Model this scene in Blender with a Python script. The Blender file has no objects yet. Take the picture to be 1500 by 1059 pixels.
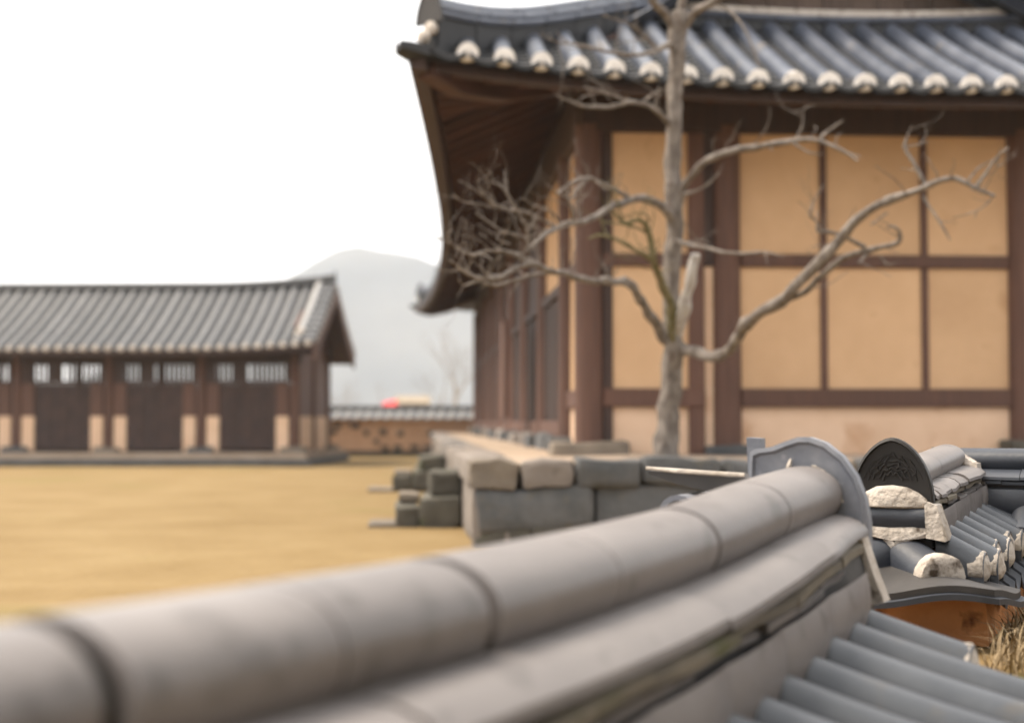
import bpy, bmesh, math, random
from mathutils import Vector, noise
R = math.radians
rnd = random.Random(7)
scene = bpy.context.scene
col = scene.collection

# ------------------------------------------------------------------ camera
CAMZ = 0.85
cam_d = bpy.data.cameras.new('camera'); cam = bpy.data.objects.new('camera', cam_d); col.objects.link(cam)
cam.location = (0, 0, CAMZ)
cam.rotation_euler = (R(90 + 2.432), 0, 0)
cam_d.sensor_width = 36; cam_d.lens = 50
cam_d.clip_start = 0.05; cam_d.clip_end = 12000
cam_d.dof.use_dof = True; cam_d.dof.focus_distance = 3.8; cam_d.dof.aperture_fstop = 1.8
cam_d.dof.aperture_blades = 9
scene.camera = cam

# ------------------------------------------------------------------ sky and sun
SUN_EL, SUN_AZ = 60, 285      # azimuth: where the sun stands, clockwise from +Y (left, a little beyond)
world = bpy.data.worlds.new('World'); scene.world = world; world.use_nodes = True
nt = world.node_tree; nt.nodes.clear()
sky = nt.nodes.new('ShaderNodeTexSky'); sky.sky_type = 'NISHITA'; sky.sun_disc = False
sky.sun_elevation = R(SUN_EL); sky.sun_rotation = R(SUN_AZ)
sky.air_density = 1.5; sky.dust_density = 6.0; sky.ozone_density = 1.0
hs = nt.nodes.new('ShaderNodeHueSaturation'); hs.inputs['Saturation'].default_value = 0.15
cl = nt.nodes.new('ShaderNodeMixRGB'); cl.inputs['Fac'].default_value = 0.85     # thin even cloud sheet
cl.inputs['Color2'].default_value = (9.2, 9.05, 8.95, 1)
bg = nt.nodes.new('ShaderNodeBackground'); bg.inputs['Strength'].default_value = 0.1
wo = nt.nodes.new('ShaderNodeOutputWorld')
nt.links.new(sky.outputs[0], hs.inputs['Color']); nt.links.new(hs.outputs[0], cl.inputs['Color1'])
nt.links.new(cl.outputs[0], bg.inputs['Color']); nt.links.new(bg.outputs[0], wo.inputs['Surface'])
sd = bpy.data.lights.new('sun', 'SUN'); sun = bpy.data.objects.new('sun', sd); col.objects.link(sun)
sd.energy = 2.6; sd.angle = R(22); sd.color = (1.0, 0.86, 0.68)
az, el = R(SUN_AZ), R(SUN_EL)
to_sun = Vector((math.sin(az) * math.cos(el), math.cos(az) * math.cos(el), math.sin(el)))
sun.rotation_euler = to_sun.to_track_quat('Z', 'Y').to_euler()
vs = scene.view_settings
vs.view_transform = 'Standard'; vs.look = 'None'; vs.exposure = 1.3; vs.gamma = 1.0; vs.use_curve_mapping = False
scene.cycles.use_denoising = True
scene.cycles.max_bounces = 8; scene.cycles.volume_bounces = 2; scene.cycles.caustics_reflective = False

# ------------------------------------------------------------------ materials
def material(name, c1, c2=None, c3=None, scale=3.0, rough=0.8, bump=0.2, bscale=40.0, spec=0.5, coord='Object',
             stretch=None, spots=None, perobj=0.0, bdist=0.01):
    m = bpy.data.materials.new(name); m.use_nodes = True
    t = m.node_tree; b = t.nodes['Principled BSDF']; L = t.links
    b.inputs['Roughness'].default_value = rough; b.inputs['Specular IOR Level'].default_value = spec
    tc = t.nodes.new('ShaderNodeTexCoord'); mp = t.nodes.new('ShaderNodeMapping')
    L.new(tc.outputs[coord], mp.inputs[0])
    oi = t.nodes.new('ShaderNodeObjectInfo')
    add = t.nodes.new('ShaderNodeVectorMath'); add.operation = 'MULTIPLY_ADD'
    cmb = t.nodes.new('ShaderNodeCombineXYZ')
    for i in range(3): L.new(oi.outputs['Random'], cmb.inputs[i])
    L.new(cmb.outputs[0], add.inputs[0]); add.inputs[1].default_value = (17, 31, 23); L.new(mp.outputs[0], add.inputs[2])
    if stretch: mp.inputs['Scale'].default_value = stretch
    n1 = t.nodes.new('ShaderNodeTexNoise'); n1.inputs['Scale'].default_value = scale; n1.inputs['Detail'].default_value = 6
    n1.inputs['Roughness'].default_value = 0.62
    L.new(add.outputs[0], n1.inputs['Vector'])
    cr = t.nodes.new('ShaderNodeValToRGB')
    e = cr.color_ramp.elements
    c2 = c2 or c1
    e[0].position = 0.3; e[0].color = (*c1, 1); e[1].position = 0.7; e[1].color = (*c2, 1)
    if c3:
        x = e.new(0.5); x.color = (*c3, 1)
    L.new(n1.outputs['Fac'], cr.inputs[0])
    out = cr.outputs[0]
    if spots:   # (colour, scale, threshold)
        n2 = t.nodes.new('ShaderNodeTexNoise'); n2.inputs['Scale'].default_value = spots[1]; n2.inputs['Detail'].default_value = 5
        L.new(add.outputs[0], n2.inputs['Vector'])
        r2 = t.nodes.new('ShaderNodeMapRange'); r2.inputs['From Min'].default_value = spots[2]; r2.inputs['From Max'].default_value = spots[2] + 0.12
        L.new(n2.outputs['Fac'], r2.inputs['Value'])
        mx = t.nodes.new('ShaderNodeMixRGB'); L.new(r2.outputs[0], mx.inputs['Fac']); L.new(out, mx.inputs['Color1'])
        mx.inputs['Color2'].default_value = (*spots[0], 1); out = mx.outputs[0]
    if perobj:
        h = t.nodes.new('ShaderNodeHueSaturation'); r = t.nodes.new('ShaderNodeMapRange')
        r.inputs['To Min'].default_value = 1 - perobj; r.inputs['To Max'].default_value = 1 + perobj
        L.new(oi.outputs['Random'], r.inputs['Value']); L.new(r.outputs[0], h.inputs['Value']); L.new(out, h.inputs['Color']); out = h.outputs[0]
    L.new(out, b.inputs['Base Color'])
    if bump:
        nb = t.nodes.new('ShaderNodeTexNoise'); nb.inputs['Scale'].default_value = bscale; nb.inputs['Detail'].default_value = 6
        L.new(add.outputs[0], nb.inputs['Vector'])
        bp = t.nodes.new('ShaderNodeBump'); bp.inputs['Strength'].default_value = bump; bp.inputs['Distance'].default_value = bdist
        L.new(nb.outputs['Fac'], bp.inputs['Height']); L.new(bp.outputs[0], b.inputs['Normal'])
        rr = t.nodes.new('ShaderNodeMapRange'); rr.inputs['To Min'].default_value = rough - 0.1; rr.inputs['To Max'].default_value = min(1, rough + 0.12)
        L.new(n1.outputs['Fac'], rr.inputs['Value']); L.new(rr.outputs[0], b.inputs['Roughness'])
    return m
M = {}
M['tile'] = material('grey_tile', (.152, .138, .136), (.218, .200, .195), scale=4, rough=.42, bump=.25, bscale=60, perobj=.12, spots=((.132, .12, .116), 13, .57), bdist=.003, spec=.3)
M['tile_moss'] = material('mossy_tile', (0.091, 0.077, 0.056), (0.182, 0.154, 0.112), scale=7, rough=.75, bump=.4, bscale=50, spots=((0.077, 0.077, 0.021), 6, .58), perobj=.15, bdist=.004)
M['tile_dark'] = material('dark_tile', (.028, .026, .026), (.055, .05, .048), scale=7, rough=.65, bump=.3, bscale=60, bdist=.003)
M['tile_black'] = material('black_relief_tile', (.006, .005, .005), (.016, .013, .011), scale=12, rough=.6, bump=.3, bscale=70, bdist=.003)
M['tile_col'] = material('blue_grey_tile', (0.03588, 0.04134, 0.05148), (0.06084, 0.06786, 0.07956), scale=6, rough=.36, bump=.25, bscale=60, perobj=.12, spots=((0.0663, 0.0624, 0.0585), 9, .6), bdist=.003)
M['tile_navy'] = material('navy_tile', (0.0252, 0.03, 0.0408), (0.048, 0.054, 0.069), scale=7, rough=.45, bump=.25, bscale=70, perobj=.1, bdist=.003)
M['tile_end'] = material('weathered_blue_tile', (.12, .13, .16), (.26, .265, .29), c3=(.185, .195, .225), scale=9, rough=.6, bump=.3, bscale=60, spots=((0.4375, 0.42, 0.4375), 13, .63), bdist=.003)
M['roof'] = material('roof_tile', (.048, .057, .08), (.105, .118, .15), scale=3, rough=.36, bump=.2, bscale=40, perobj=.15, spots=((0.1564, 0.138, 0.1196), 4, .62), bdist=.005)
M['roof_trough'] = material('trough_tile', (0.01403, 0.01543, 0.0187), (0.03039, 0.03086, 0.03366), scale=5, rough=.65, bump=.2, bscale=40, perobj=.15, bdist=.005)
M['far_roof'] = material('far_roof_tile', (0.075, 0.0775, 0.0825), (0.12, 0.12, 0.1225), scale=2, rough=.5, bump=.1, perobj=.15)
M['mortar'] = material('lime_mortar', (0.3802, 0.3306, 0.281), (0.5786, 0.529, 0.4794), scale=12, rough=.95, bump=1.0, bscale=40, spots=((0.08266, 0.06199, 0.04546), 19, .60), spec=.2, bdist=.012)
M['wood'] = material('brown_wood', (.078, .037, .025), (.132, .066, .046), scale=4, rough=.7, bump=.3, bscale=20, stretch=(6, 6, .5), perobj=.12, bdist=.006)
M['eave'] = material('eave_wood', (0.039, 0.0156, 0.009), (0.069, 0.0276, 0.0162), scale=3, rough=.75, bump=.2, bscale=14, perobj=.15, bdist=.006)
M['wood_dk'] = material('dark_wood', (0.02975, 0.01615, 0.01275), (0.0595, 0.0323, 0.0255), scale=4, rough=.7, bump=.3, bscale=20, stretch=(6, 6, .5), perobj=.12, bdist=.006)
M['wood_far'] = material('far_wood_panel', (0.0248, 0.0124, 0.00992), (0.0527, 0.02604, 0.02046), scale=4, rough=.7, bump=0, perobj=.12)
M['gable'] = material('gable_boards', (0.07, 0.0455, 0.035), (0.133, 0.098, 0.0805), scale=2.5, rough=.8, bump=.2, perobj=.2, stretch=(8, 8, .7))
M['plaster'] = material('ochre_plaster', (0.56, 0.364, 0.2128), (0.672, 0.4536, 0.2744), scale=1.6, rough=.92, bump=.15, bscale=30, spots=((0.5152, 0.3248, 0.1848), 3.2, .63), spec=.2, perobj=.04, bdist=.006)
M['plaster_low'] = material('pale_plaster', (0.6264, 0.432, 0.2916), (0.756, 0.5508, 0.3996), scale=1.8, rough=.92, bump=.15, bscale=30, spots=((0.5616, 0.3564, 0.2268), 3.0, .6), spec=.2, perobj=.04, bdist=.006)
M['clay'] = material('orange_clay', (.50, .215, .085), (.62, .30, .13), scale=7, rough=.95, bump=.7, bscale=28, spots=((.14, .055, .025), 13, .62), spec=.15, bdist=.012)
M['far_clay'] = material('far_clay', (0.4374, 0.2673, 0.1701), (0.6075, 0.401, 0.2673), scale=1.5, rough=.95, bump=.2, spots=((0.243, 0.171, 0.117), 3, .6))
M['stone'] = material('grey_stone', (0.05525, 0.0595, 0.06375), (0.119, 0.119, 0.1207), scale=4, rough=.9, bump=.7, bscale=14, spots=((0.1105, 0.102, 0.085), 6, .62), perobj=.18, bdist=.02)
M['stone_w'] = material('pale_granite', (0.1498, 0.1279, 0.1123), (0.2496, 0.2184, 0.1934), scale=4, rough=.9, bump=.6, bscale=18, spots=((0.0936, 0.08112, 0.06864), 8, .6), perobj=.12, bdist=.015)
M['stone_b'] = material('brown_stone', (0.112, 0.092, 0.072), (0.216, 0.18, 0.14), scale=4, rough=.9, bump=.7, bscale=14, perobj=.15, bdist=.02)
M['stone_moss'] = material('mossy_stone', (0.051, 0.04675, 0.03825), (0.1105, 0.102, 0.08075), scale=4, rough=.92, bump=.7, bscale=14, spots=((0.0595, 0.068, 0.0255), 5, .58), perobj=.15, bdist=.02)
M['sand'] = material('sand', (0.3024, 0.2304, 0.1728), (0.3744, 0.3024, 0.2376), scale=2.2, rough=1, bump=.3, bscale=30, spec=.1)
M['bark'] = material('bark', (0.08288, 0.06851, 0.05856), (0.2762, 0.2431, 0.2155), scale=20, rough=.85, bump=1.0, bscale=26, stretch=(1, 1, .5), spots=((0.1105, 0.08288, 0.0663), 18, .58), spec=.2, bdist=.02)
M['bark_moss'] = material('mossy_bark', (.085, .08, .03), (.21, .175, .10), scale=14, rough=.9, bump=.8, bscale=26, spots=((.30, .27, .23), 22, .62), spec=.2, bdist=.015)
M['cutwood'] = material('peeled_wood', (0.33, 0.3, 0.276), (0.432, 0.408, 0.378), scale=12, rough=.8, bump=.4, bscale=30, spots=((0.18, 0.15, 0.126), 15, .6))
M['lawn'] = material('dry_lawn', (.185, .128, .060), (.238, .174, .090), c3=(.212, .150, .074), scale=1.1, rough=1, bump=.6, bscale=9, spots=((.185, .142, .062), .45, .57), spec=.05, bdist=.03)
M['field'] = material('field', (0.18, 0.132, 0.072), (0.252, 0.198, 0.12), scale=.02, rough=1, bump=0, spec=.05)
M['earth'] = material('grassy_earth', (0.112, 0.0735, 0.035), (0.238, 0.1645, 0.077), scale=5, rough=1, bump=.8, bscale=16, spots=((0.063, 0.077, 0.014), 2.2, .6), spec=.05, bdist=.03)
M['straw'] = material('straw', (0.1488, 0.0992, 0.0465), (0.248, 0.1798, 0.0961), scale=3, rough=.8, bump=0, spots=((0.155, 0.093, 0.0372), 2, .55))
M['leaf'] = material('weed_leaf', (.07, .11, .012), (.16, .2, .03), scale=8, rough=.6, bump=0)
M['hill'] = material('hill_and_shade_bank', (.06, .072, .085), (.12, .125, .13), scale=.012, rough=1, bump=0, spec=0)
M['twig_far'] = material('far_bark', (.2, .17, .14), (.3, .26, .22), rough=.9, bump=0)
M['red'] = material('red_cloth', (.55, .03, .04), (.65, .05, .05), rough=.8, bump=0)
M['mortar_white'] = material('white_mortar', (0.6051, 0.5563, 0.5075), (0.8198, 0.7808, 0.732), scale=9, rough=.95, bump=.6, bscale=40, spots=((0.2928, 0.244, 0.205), 15, .64), spec=.2, bdist=.01)
M['shade_bank'] = material('shrubby_shade_bank', (.035, .04, .02), (.10, .08, .05), scale=1.5, rough=1, bump=.8, bscale=5, spec=.05, bdist=.1)  # dark cover for the added, unseen bank that blocks light from the right
M['verge'] = material('pale_verge_tile', (0.21, 0.2065, 0.203), (0.294, 0.287, 0.28), scale=4, rough=.5, bump=.1)
M['cream'] = material('cream_paint', (0.231, 0.187, 0.132), (0.275, 0.2255, 0.165), rough=.9, bump=0)

# ------------------------------------------------------------------ mesh helpers
class MB:
    def __init__(s): s.v = []; s.f = []
    def add(s, v, f):
        o = len(s.v); s.v += [tuple(p) for p in v]; s.f += [tuple(i + o for i in q) for q in f]; return s
    def box(s, x0, x1, y0, y1, z0, z1):
        return s.add([(x0, y0, z0), (x1, y0, z0), (x1, y1, z0), (x0, y1, z0), (x0, y0, z1), (x1, y0, z1), (x1, y1, z1), (x0, y1, z1)],
                     [(0, 3, 2, 1), (4, 5, 6, 7), (0, 1, 5, 4), (1, 2, 6, 5), (2, 3, 7, 6), (3, 0, 4, 7)])
    def sweep(s, rings, closed=True, caps=True):
        n = len(rings[0]); v = [p for r in rings for p in r]; f = []
        for i in range(len(rings) - 1):
            for j in range(n if closed else n - 1):
                k = (j + 1) % n
                f.append((i * n + j, i * n + k, (i + 1) * n + k, (i + 1) * n + j))
        if caps and closed:
            f.append(tuple(range(n - 1, -1, -1))); f.append(tuple((len(rings) - 1) * n + j for j in range(n)))
        return s.add(v, f)
    def tube(s, pts, rad, n=8, seed=0, wob=0.0):
        pts = [Vector(p) for p in pts]; rings = []
        up = Vector((.31, .22, .92))
        for i, p in enumerate(pts):
            t = (pts[min(i + 1, len(pts) - 1)] - pts[max(i - 1, 0)]).normalized()
            a = t.cross(up)
            if a.length < .1: a = t.cross(Vector((1, 0, 0)))
            a.normalize(); b = a.cross(t)
            ring = []
            for k in range(n):
                g = 2 * math.pi * k / n
                r = rad[i]
                if wob: r *= 1 + wob * noise.noise(Vector((p.x * 9 + k * .7, p.y * 9 + seed, p.z * 9)))
                ring.append(p + (a * math.cos(g) + b * math.sin(g)) * r)
            rings.append(ring)
        return s.sweep(rings)
    def build(s, name, mat, parent=None, smooth=True, ang=40, fix=True):
        me = bpy.data.meshes.new(name); me.from_pydata([tuple(p) for p in s.v], [], s.f)
        if fix:
            bm = bmesh.new(); bm.from_mesh(me); bmesh.ops.recalc_face_normals(bm, faces=bm.faces); bm.to_mesh(me); bm.free()
        if smooth:
            me.shade_smooth(); me.set_sharp_from_angle(angle=R(ang))
        me.materials.append(M[mat] if isinstance(mat, str) else mat)
        o = bpy.data.objects.new(name, me); col.objects.link(o)
        if parent: o.parent = parent
        return o
def box(name, mat, parent, x0, x1, y0, y1, z0, z1, bev=0.006):
    mb = MB().box(x0, x1, y0, y1, z0, z1)
    o = mb.build(name, mat, parent, smooth=False)
    if bev:
        bm = bmesh.new(); bm.from_mesh(o.data); bmesh.ops.bevel(bm, geom=bm.edges[:], offset=bev, segments=1, affect='EDGES'); bm.to_mesh(o.data); bm.free()
    return o
def tag(o, label=None, cat=None, group=None, kind=None):
    if label: o['label'] = label
    if cat: o['category'] = cat
    if group: o['group'] = group
    if kind: o['kind'] = kind
    return o
def empty(name, loc=(0, 0, 0), rz=0):
    o = bpy.data.objects.new(name, None); col.objects.link(o); o.location = loc; o.rotation_euler = (0, 0, rz); o.empty_display_size = .1
    return o
def lerp(a, b, t): return a + (b - a) * t
def interp(keys, x):
    """smooth (Catmull-Rom) curve through (x, value) keys"""
    if x <= keys[0][0]: return keys[0][1]
    for i in range(len(keys) - 1):
        (a, p), (b, q) = keys[i], keys[i + 1]
        if x <= b:
            m0 = (q - keys[i - 1][1]) / (b - keys[i - 1][0]) if i else (q - p) / (b - a)
            m1 = (keys[i + 2][1] - p) / (keys[i + 2][0] - a) if i + 2 < len(keys) else (q - p) / (b - a)
            t = (x - a) / (b - a); d = b - a
            return (2 * t ** 3 - 3 * t * t + 1) * p + (t ** 3 - 2 * t * t + t) * d * m0 + (3 * t * t - 2 * t ** 3) * q + (t ** 3 - t * t) * d * m1
    return keys[-1][1]
def stone(name, mat, parent, c, size, seed, rough=.08, rz=0, bev=.18):
    bm = bmesh.new(); bmesh.ops.create_cube(bm, size=1)
    m = min(size)
    for v in bm.verts: v.co = Vector((v.co.x * size[0], v.co.y * size[1], v.co.z * size[2]))
    bmesh.ops.bevel(bm, geom=bm.edges[:], offset=m * bev, segments=2, affect='EDGES', profile=.6)
    bmesh.ops.subdivide_edges(bm, edges=[e for e in bm.edges if e.calc_length() > m * .45], cuts=2, use_grid_fill=True)
    for v in bm.verts:
        q = v.co * (1.6 / max(size)) + Vector((seed * 3.1, seed * 1.7, seed * .9))
        q2 = v.co * (5 / max(size)) + Vector((seed, -seed, seed * 2))
        v.co += noise.noise_vector(q) * m * rough * 1.6 + noise.noise_vector(q2) * m * rough * .7
    me = bpy.data.meshes.new(name); bm.to_mesh(me); bm.free(); me.shade_smooth(); me.set_sharp_from_angle(angle=R(50))
    me.materials.append(M[mat]); o = bpy.data.objects.new(name, me); col.objects.link(o); o.parent = parent; o.location = c; o.rotation_euler = (0, 0, rz)
    return o
def arc(r, n, h=None, a0=0.0, a1=math.pi):
    h = h or r
    return [(r * math.cos(lerp(a0, a1, i / n)), h * math.sin(lerp(a0, a1, i / n))) for i in range(n + 1)]
def halfpipe(r, h=None, th=.014, n=12, foot=0.0, under=0.0):
    """closed C-shaped profile of a half-round tile (a across, b up)"""
    h = h or r
    out = arc(r, n, h, -under, math.pi + under); inn = arc(r - th, n, h - th, -under, math.pi + under)
    if foot:
        out = [(r, -foot)] + out + [(-r, -foot)]; inn = [(r - th, -foot)] + inn + [(-(r - th), -foot)]
    return out + inn[::-1]
def mortar_cap(name, parent, c, face, r, h=None, seed=0, bulge=.35, mat='mortar', drop=.2):
    """rough plaster plug on the open end of a half-round tile; face = unit direction it looks to (horizontal)"""
    h = h or r; f = Vector(face).normalized(); side = Vector((-f.y, f.x, 0)); up = Vector((0, 0, 1)); c = Vector(c)
    v = []; fs = []; NA, NR = 16, 5
    def pt(a, q, back=0):
        x, z = math.cos(a) * r * q, math.sin(a) * h * q
        if math.sin(a) < 0: z *= drop
        nz = noise.noise(Vector((x * 40 + seed * 7.3, z * 40, seed))) * .2 + noise.noise(Vector((x * 130 + seed, z * 130, seed * 2))) * .05
        e = (1 + (.10 * noise.noise(Vector((a * 2.2, seed * 3.3, 0)))) * q)
        d = bulge * r * (1 - q * q) + r * nz * .35 - back
        return c + side * x * e + up * z * e + f * d
    v.append(pt(0, 0))
    for k in range(1, NR + 1):
        for j in range(NA): v.append(pt(2 * math.pi * j / NA, k / NR))
    for j in range(NA): v.append(pt(2 * math.pi * j / NA, .96, r * .7))
    for j in range(NA): fs.append((0, 1 + j, 1 + (j + 1) % NA))
    for k in range(NR):
        for j in range(NA):
            a = 1 + k * NA; b = a + NA
            fs.append((a + j, b + j, b + (j + 1) % NA, a + (j + 1) % NA))
    return MB().add(v, fs).build(name, mat, parent, ang=75)

# ------------------------------------------------------------------ ground, hills
def sheet(name, mat, x0, x1, y0, y1, z, nx, ny, amp=0.0, fr=.3):
    v = []; f = []
    for j in range(ny + 1):
        for i in range(nx + 1):
            x = lerp(x0, x1, i / nx); y = lerp(y0, y1, j / ny)
            v.append((x, y, z + amp * noise.noise(Vector((x * fr, y * fr, 3)))))
    for j in range(ny):
        for i in range(nx):
            a = j * (nx + 1) + i; f.append((a, a + 1, a + nx + 2, a + nx + 1))
    return tag(MB().add(v, f).build(name, mat, fix=False), kind='structure')
sheet('ground', 'field', -5000, 5000, -2000, 8000, -.03, 8, 8)
sheet('lawn', 'lawn', -24, 14, -6, 40, 0, 80, 90, .012, .8)

def hill(name, cx, cy, parts, seed):
    n = 70; W_, D_ = 900, 500; v = []; f = []
    for j in range(n + 1):
        for i in range(n + 1):
            x = cx - W_ / 2 + W_ * i / n; y = cy - D_ / 2 + D_ * j / n
            z = 0
            for (px, py, h, sx, sy) in parts:
                d = (abs(x - px) / sx) ** 2.8 + (abs(y - py) / sy) ** 2
                z += h * math.exp(-d)
            edge = min(i, n - i, j, n - j) / 8
            z += 5 * noise.noise(Vector((x * .02, y * .02, seed))) + 2 * noise.noise(Vector((x * .07, y * .07, seed)))
            v.append((x, y, max(-2, z * min(1, edge) - .5)))
    for j in range(n):
        for i in range(n):
            a = j * (n + 1) + i; f.append((a, a + 1, a + n + 2, a + n + 1))
    return tag(MB().add(v, f).build(name, 'hill', fix=False), kind='structure')
hill('hill', -85, 900, [(-82, 900, 40, 50, 130), (-185, 920, 58, 85, 140), (-40, 905, 62, 120, 140), (90, 920, 66, 110, 140), (250, 930, 50, 140, 140)], 2)

# ------------------------------------------------------------------ stone platform under the hall
HA = R(3.85)
HALL = (.66, 11.7, 0)
plat = empty('stone_platform', HALL, HA)
tag(plat, 'raised platform of rough grey stones topped with pale sand under the large hall', 'platform')
PT = .60
PU0, PV0, PU1, PV1 = -1.08, -2.12, 7.2, 22.0
def sand_top():
    v = []; f = []; nx, ny = 50, 110
    for j in range(ny + 1):
        for i in range(nx + 1):
            u = lerp(PU0 + .12, PU1, i / nx); w = lerp(PV0 + .12, PV1, j / ny)
            z = PT - .015 + .018 * noise.noise(Vector((u * 1.3, w * 1.3, 0)))
            if w < PV0 + .5: z -= .03 * (1 - (w - PV0) / .5)
            v.append((u, w, z))
    for j in range(ny):
        for i in range(nx):
            a = j * (nx + 1) + i; f.append((a, a + 1, a + nx + 2, a + nx + 1))
    return MB().add(v, f).build('sand_top', 'sand', plat, fix=False)
sand_top()
box('rubble_core', 'stone', plat, PU0 + .22, PU1, PV0 + .22, PV1, -.02, PT - .09, 0)
# top course, front: widths follow the joints one sees
x = PU0
k = 0
for w, mt in [(.33, 'stone_b'), (.36, 'stone_w'), (.47, 'stone'), (.56, 'stone'), (.42, 'stone'), (.5, 'stone_b'), (.45, 'stone'), (.6, 'stone'), (.5, 'stone_b'), (.55, 'stone'), (.48, 'stone'), (.6, 'stone'), (.55, 'stone'), (.5, 'stone'), (.4, 'stone')]:
    stone('edge_stone', mt, plat, (x + w / 2, PV0 + .15, PT - .10), (w - .012, .34 + rnd.uniform(-.02, .03), .185 + rnd.uniform(-.015, .02)), k + 1, .15, bev=.24); x += w; k += 1
x = PU0 + .02; k = 30
for w in (.80, .72, .66, .9, .7, .85, .75, .8, .9, .2):
    stone('face_stone', 'stone', plat, (x + w / 2, PV0 + .17, .265), (w - .012, .3, .30), k, .13); x += w; k += 1
x = PU0 + .02
for w in (.4, .5, .45, .6, .5, .55, .5, .6, .7, .5, .6, .5, .6, .3):
    stone('base_stone', 'stone_moss' if k % 3 else 'stone_b', plat, (x + w / 2, PV0 + .17, .06), (w - .02, .31, .16), k, .1); x += w; k += 1
# left edge going back
y = PV0 + .30
while y < PV1:
    w = rnd.uniform(.55, .95)
    stone('edge_stone', 'stone_w' if rnd.random() < .75 else 'stone', plat, (PU0 + .15, y + w / 2, PT - .10), (.34, w - .012, .19), k, .07); k += 1
    y += w
y = PV0 + .02
while y < PV1:
    w = rnd.uniform(.7, 1.2)
    stone('face_stone', 'stone_w', plat, (PU0 + .16, y + w / 2, .22), (.3, w - .012, .46), k, .05); k += 1
    y += w

# stone steps at the platform's left side
def steps(v, n, label, s=1.0, k0=0):
    e = empty('stone_steps', (HALL[0] + PU0 * math.cos(HA) - v * math.sin(HA), HALL[1] + PU0 * math.sin(HA) + v * math.cos(HA), 0), HA)
    tag(e, label, 'steps', 'stone steps beside the platform')
    stone('step_block', 'stone_moss', e, (-.16 * s, 0, .115), (.32 * s, .95, .24), 80 + k0, .15, bev=.2)
    stone('step_block', 'stone_moss', e, (-.13 * s, .04, .345), (.26 * s, .85, .21), 81 + k0, .15, bev=.2)
    stone('step_block', 'stone_moss', e, (-.42 * s, -.05, .095), (.19 * s, .7, .20), 82 + k0, .15, bev=.2)
    stone('step_block', 'stone_b', e, (-.42 * s, .05, .225), (.17 * s, .5, .06), 83 + k0, .2)
    stone('ground_slab', 'stone_b', e, (-.62 * s, -.1, .012), (.26 * s, .6, .05), 84 + k0, .25)
    return e
steps(.30, 0, 'mossy stacked stone blocks forming the nearer steps beside the platform')
steps(6.2, 1, 'dark stone blocks of the farther steps beside the platform', 1.25, 9)

# ------------------------------------------------------------------ main hall
hall = empty('main_hall', HALL, HA)
tag(hall, 'large timber hall with ochre plaster panels and upswept blue-grey tiled roof', 'hall')
HW, HL = 4.85, 21.0            # wall width, length
U0, U1, V0, V1 = -1.5, 6.3, -1.2, 22.2
UC, VC = (U0 + U1) / 2, (V0 + V1) / 2
HU, HV = (U1 - U0) / 2, (V1 - V0) / 2
ZE = 3.40
def prof(e): return .475 * e + .018 * e * e
def front_edge(u):
    t = abs(u - UC) / HU
    return V0 + .17 * (1 - t ** 2.2), ZE + .19 * t ** 2.3
def side_edge(v):
    t = abs(v - VC) / HV
    return U0 + .42 * (1 - t * t), ZE + .19 * t ** 4
def front_pt(u, e):
    v, z = front_edge(u); return Vector((u, v + e, z - (z - ZE) * min(1, e / 2.6) + prof(e)))
def side_pt(v, e, sg=-1):
    u, z = side_edge(v); u = u + e; z = z - (z - ZE) * min(1, e / 2.6) + prof(e)
    return Vector((u if sg < 0 else U0 + U1 - u, v, z))

# --- walls
BZ = PT - .02
def post(u, v, r=.115, z0=BZ + .06, z1=3.3):
    rings = []
    for i, z in enumerate((z0, z0 + .5, 1.6, 2.4, z1)):
        q = r * (1 + .03 * math.sin(z * 2))
        rings.append([(u + q * math.cos(a * math.pi / 10), v + q * math.sin(a * math.pi / 10), z) for a in range(20)])
    return MB().sweep(rings).build('post', 'wood', hall)
def pbase(u, v, w=.5, h=.16, s=1, mt='stone'):
    return stone('post_base', mt, hall, (u, v, PT + .01), (w, .42, h), s, .1)
post(-.03, 0); post(1.125, 0); post(3.63, 0); post(4.85, 0)
pbase(-.03, -.03, .62, .16, 101, 'stone_b'); pbase(1.125, .03, .4, .1, 102); pbase(3.66, -.05, .5, .19, 103, 'stone_moss')
# front beams
box('lintel', 'wood_dk', hall, -.1, 4.93, -.10, .09, 3.245, 3.50)
box('lintel', 'wood_dk', hall, -.12, 4.95, -.07, .08, 3.5, 3.72)
def rail(u0, u1, z, h, d=.05, vv=0): return box('rail', 'wood', hall, u0, u1, vv - d, vv + d, z - h / 2, z + h / 2)
def panel(u0, u1, z0, z1, mat='plaster'): return box('wall_panel', mat, hall, u0, u1, -.012, .03, z0, z1, .003)
def stile(u0, u1, z0, z1, mat='wood', d=.045): return box('stile', mat, hall, u0, u1, -d, d, z0, z1)
Z1, Z2, Z3 = 2.187, 1.05, 3.245
for (a, b) in ((.085, .93), (1.24, 3.52), (3.74, 4.75)):
    rail(a, b, Z1, .105); rail(a, b, Z2, .15, .06)
stile(.085, .165, BZ, Z3, 'wood_dk')
stile(.80, .93, BZ, Z3)
panel(.165, .80, Z1 + .05, Z3); panel(.165, .80, Z2 + .07, Z1 - .05); panel(.165, .80, BZ - .05, Z2 - .07, 'plaster_low')
panel(.93, 1.01, BZ - .05, Z1 - .05, 'plaster_low'); box('stile', 'wood_dk', hall, .93, 1.01, -.04, .05, Z1 - .048, Z3)
for a in (1.94, 2.80):
    stile(a - .028, a + .028, Z2 + .075, Z1 - .053, d=.035); stile(a - .028, a + .028, Z1 + .053, Z3, d=.035)
for a, b in ((1.22, 1.912), (1.968, 2.772), (2.828, 3.54)):
    panel(a, b, Z1 + .05, Z3); panel(a, b, Z2 + .07, Z1 - .05)
panel(1.22, 3.56, BZ - .05, Z2 - .07, 'plaster_low')
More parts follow.
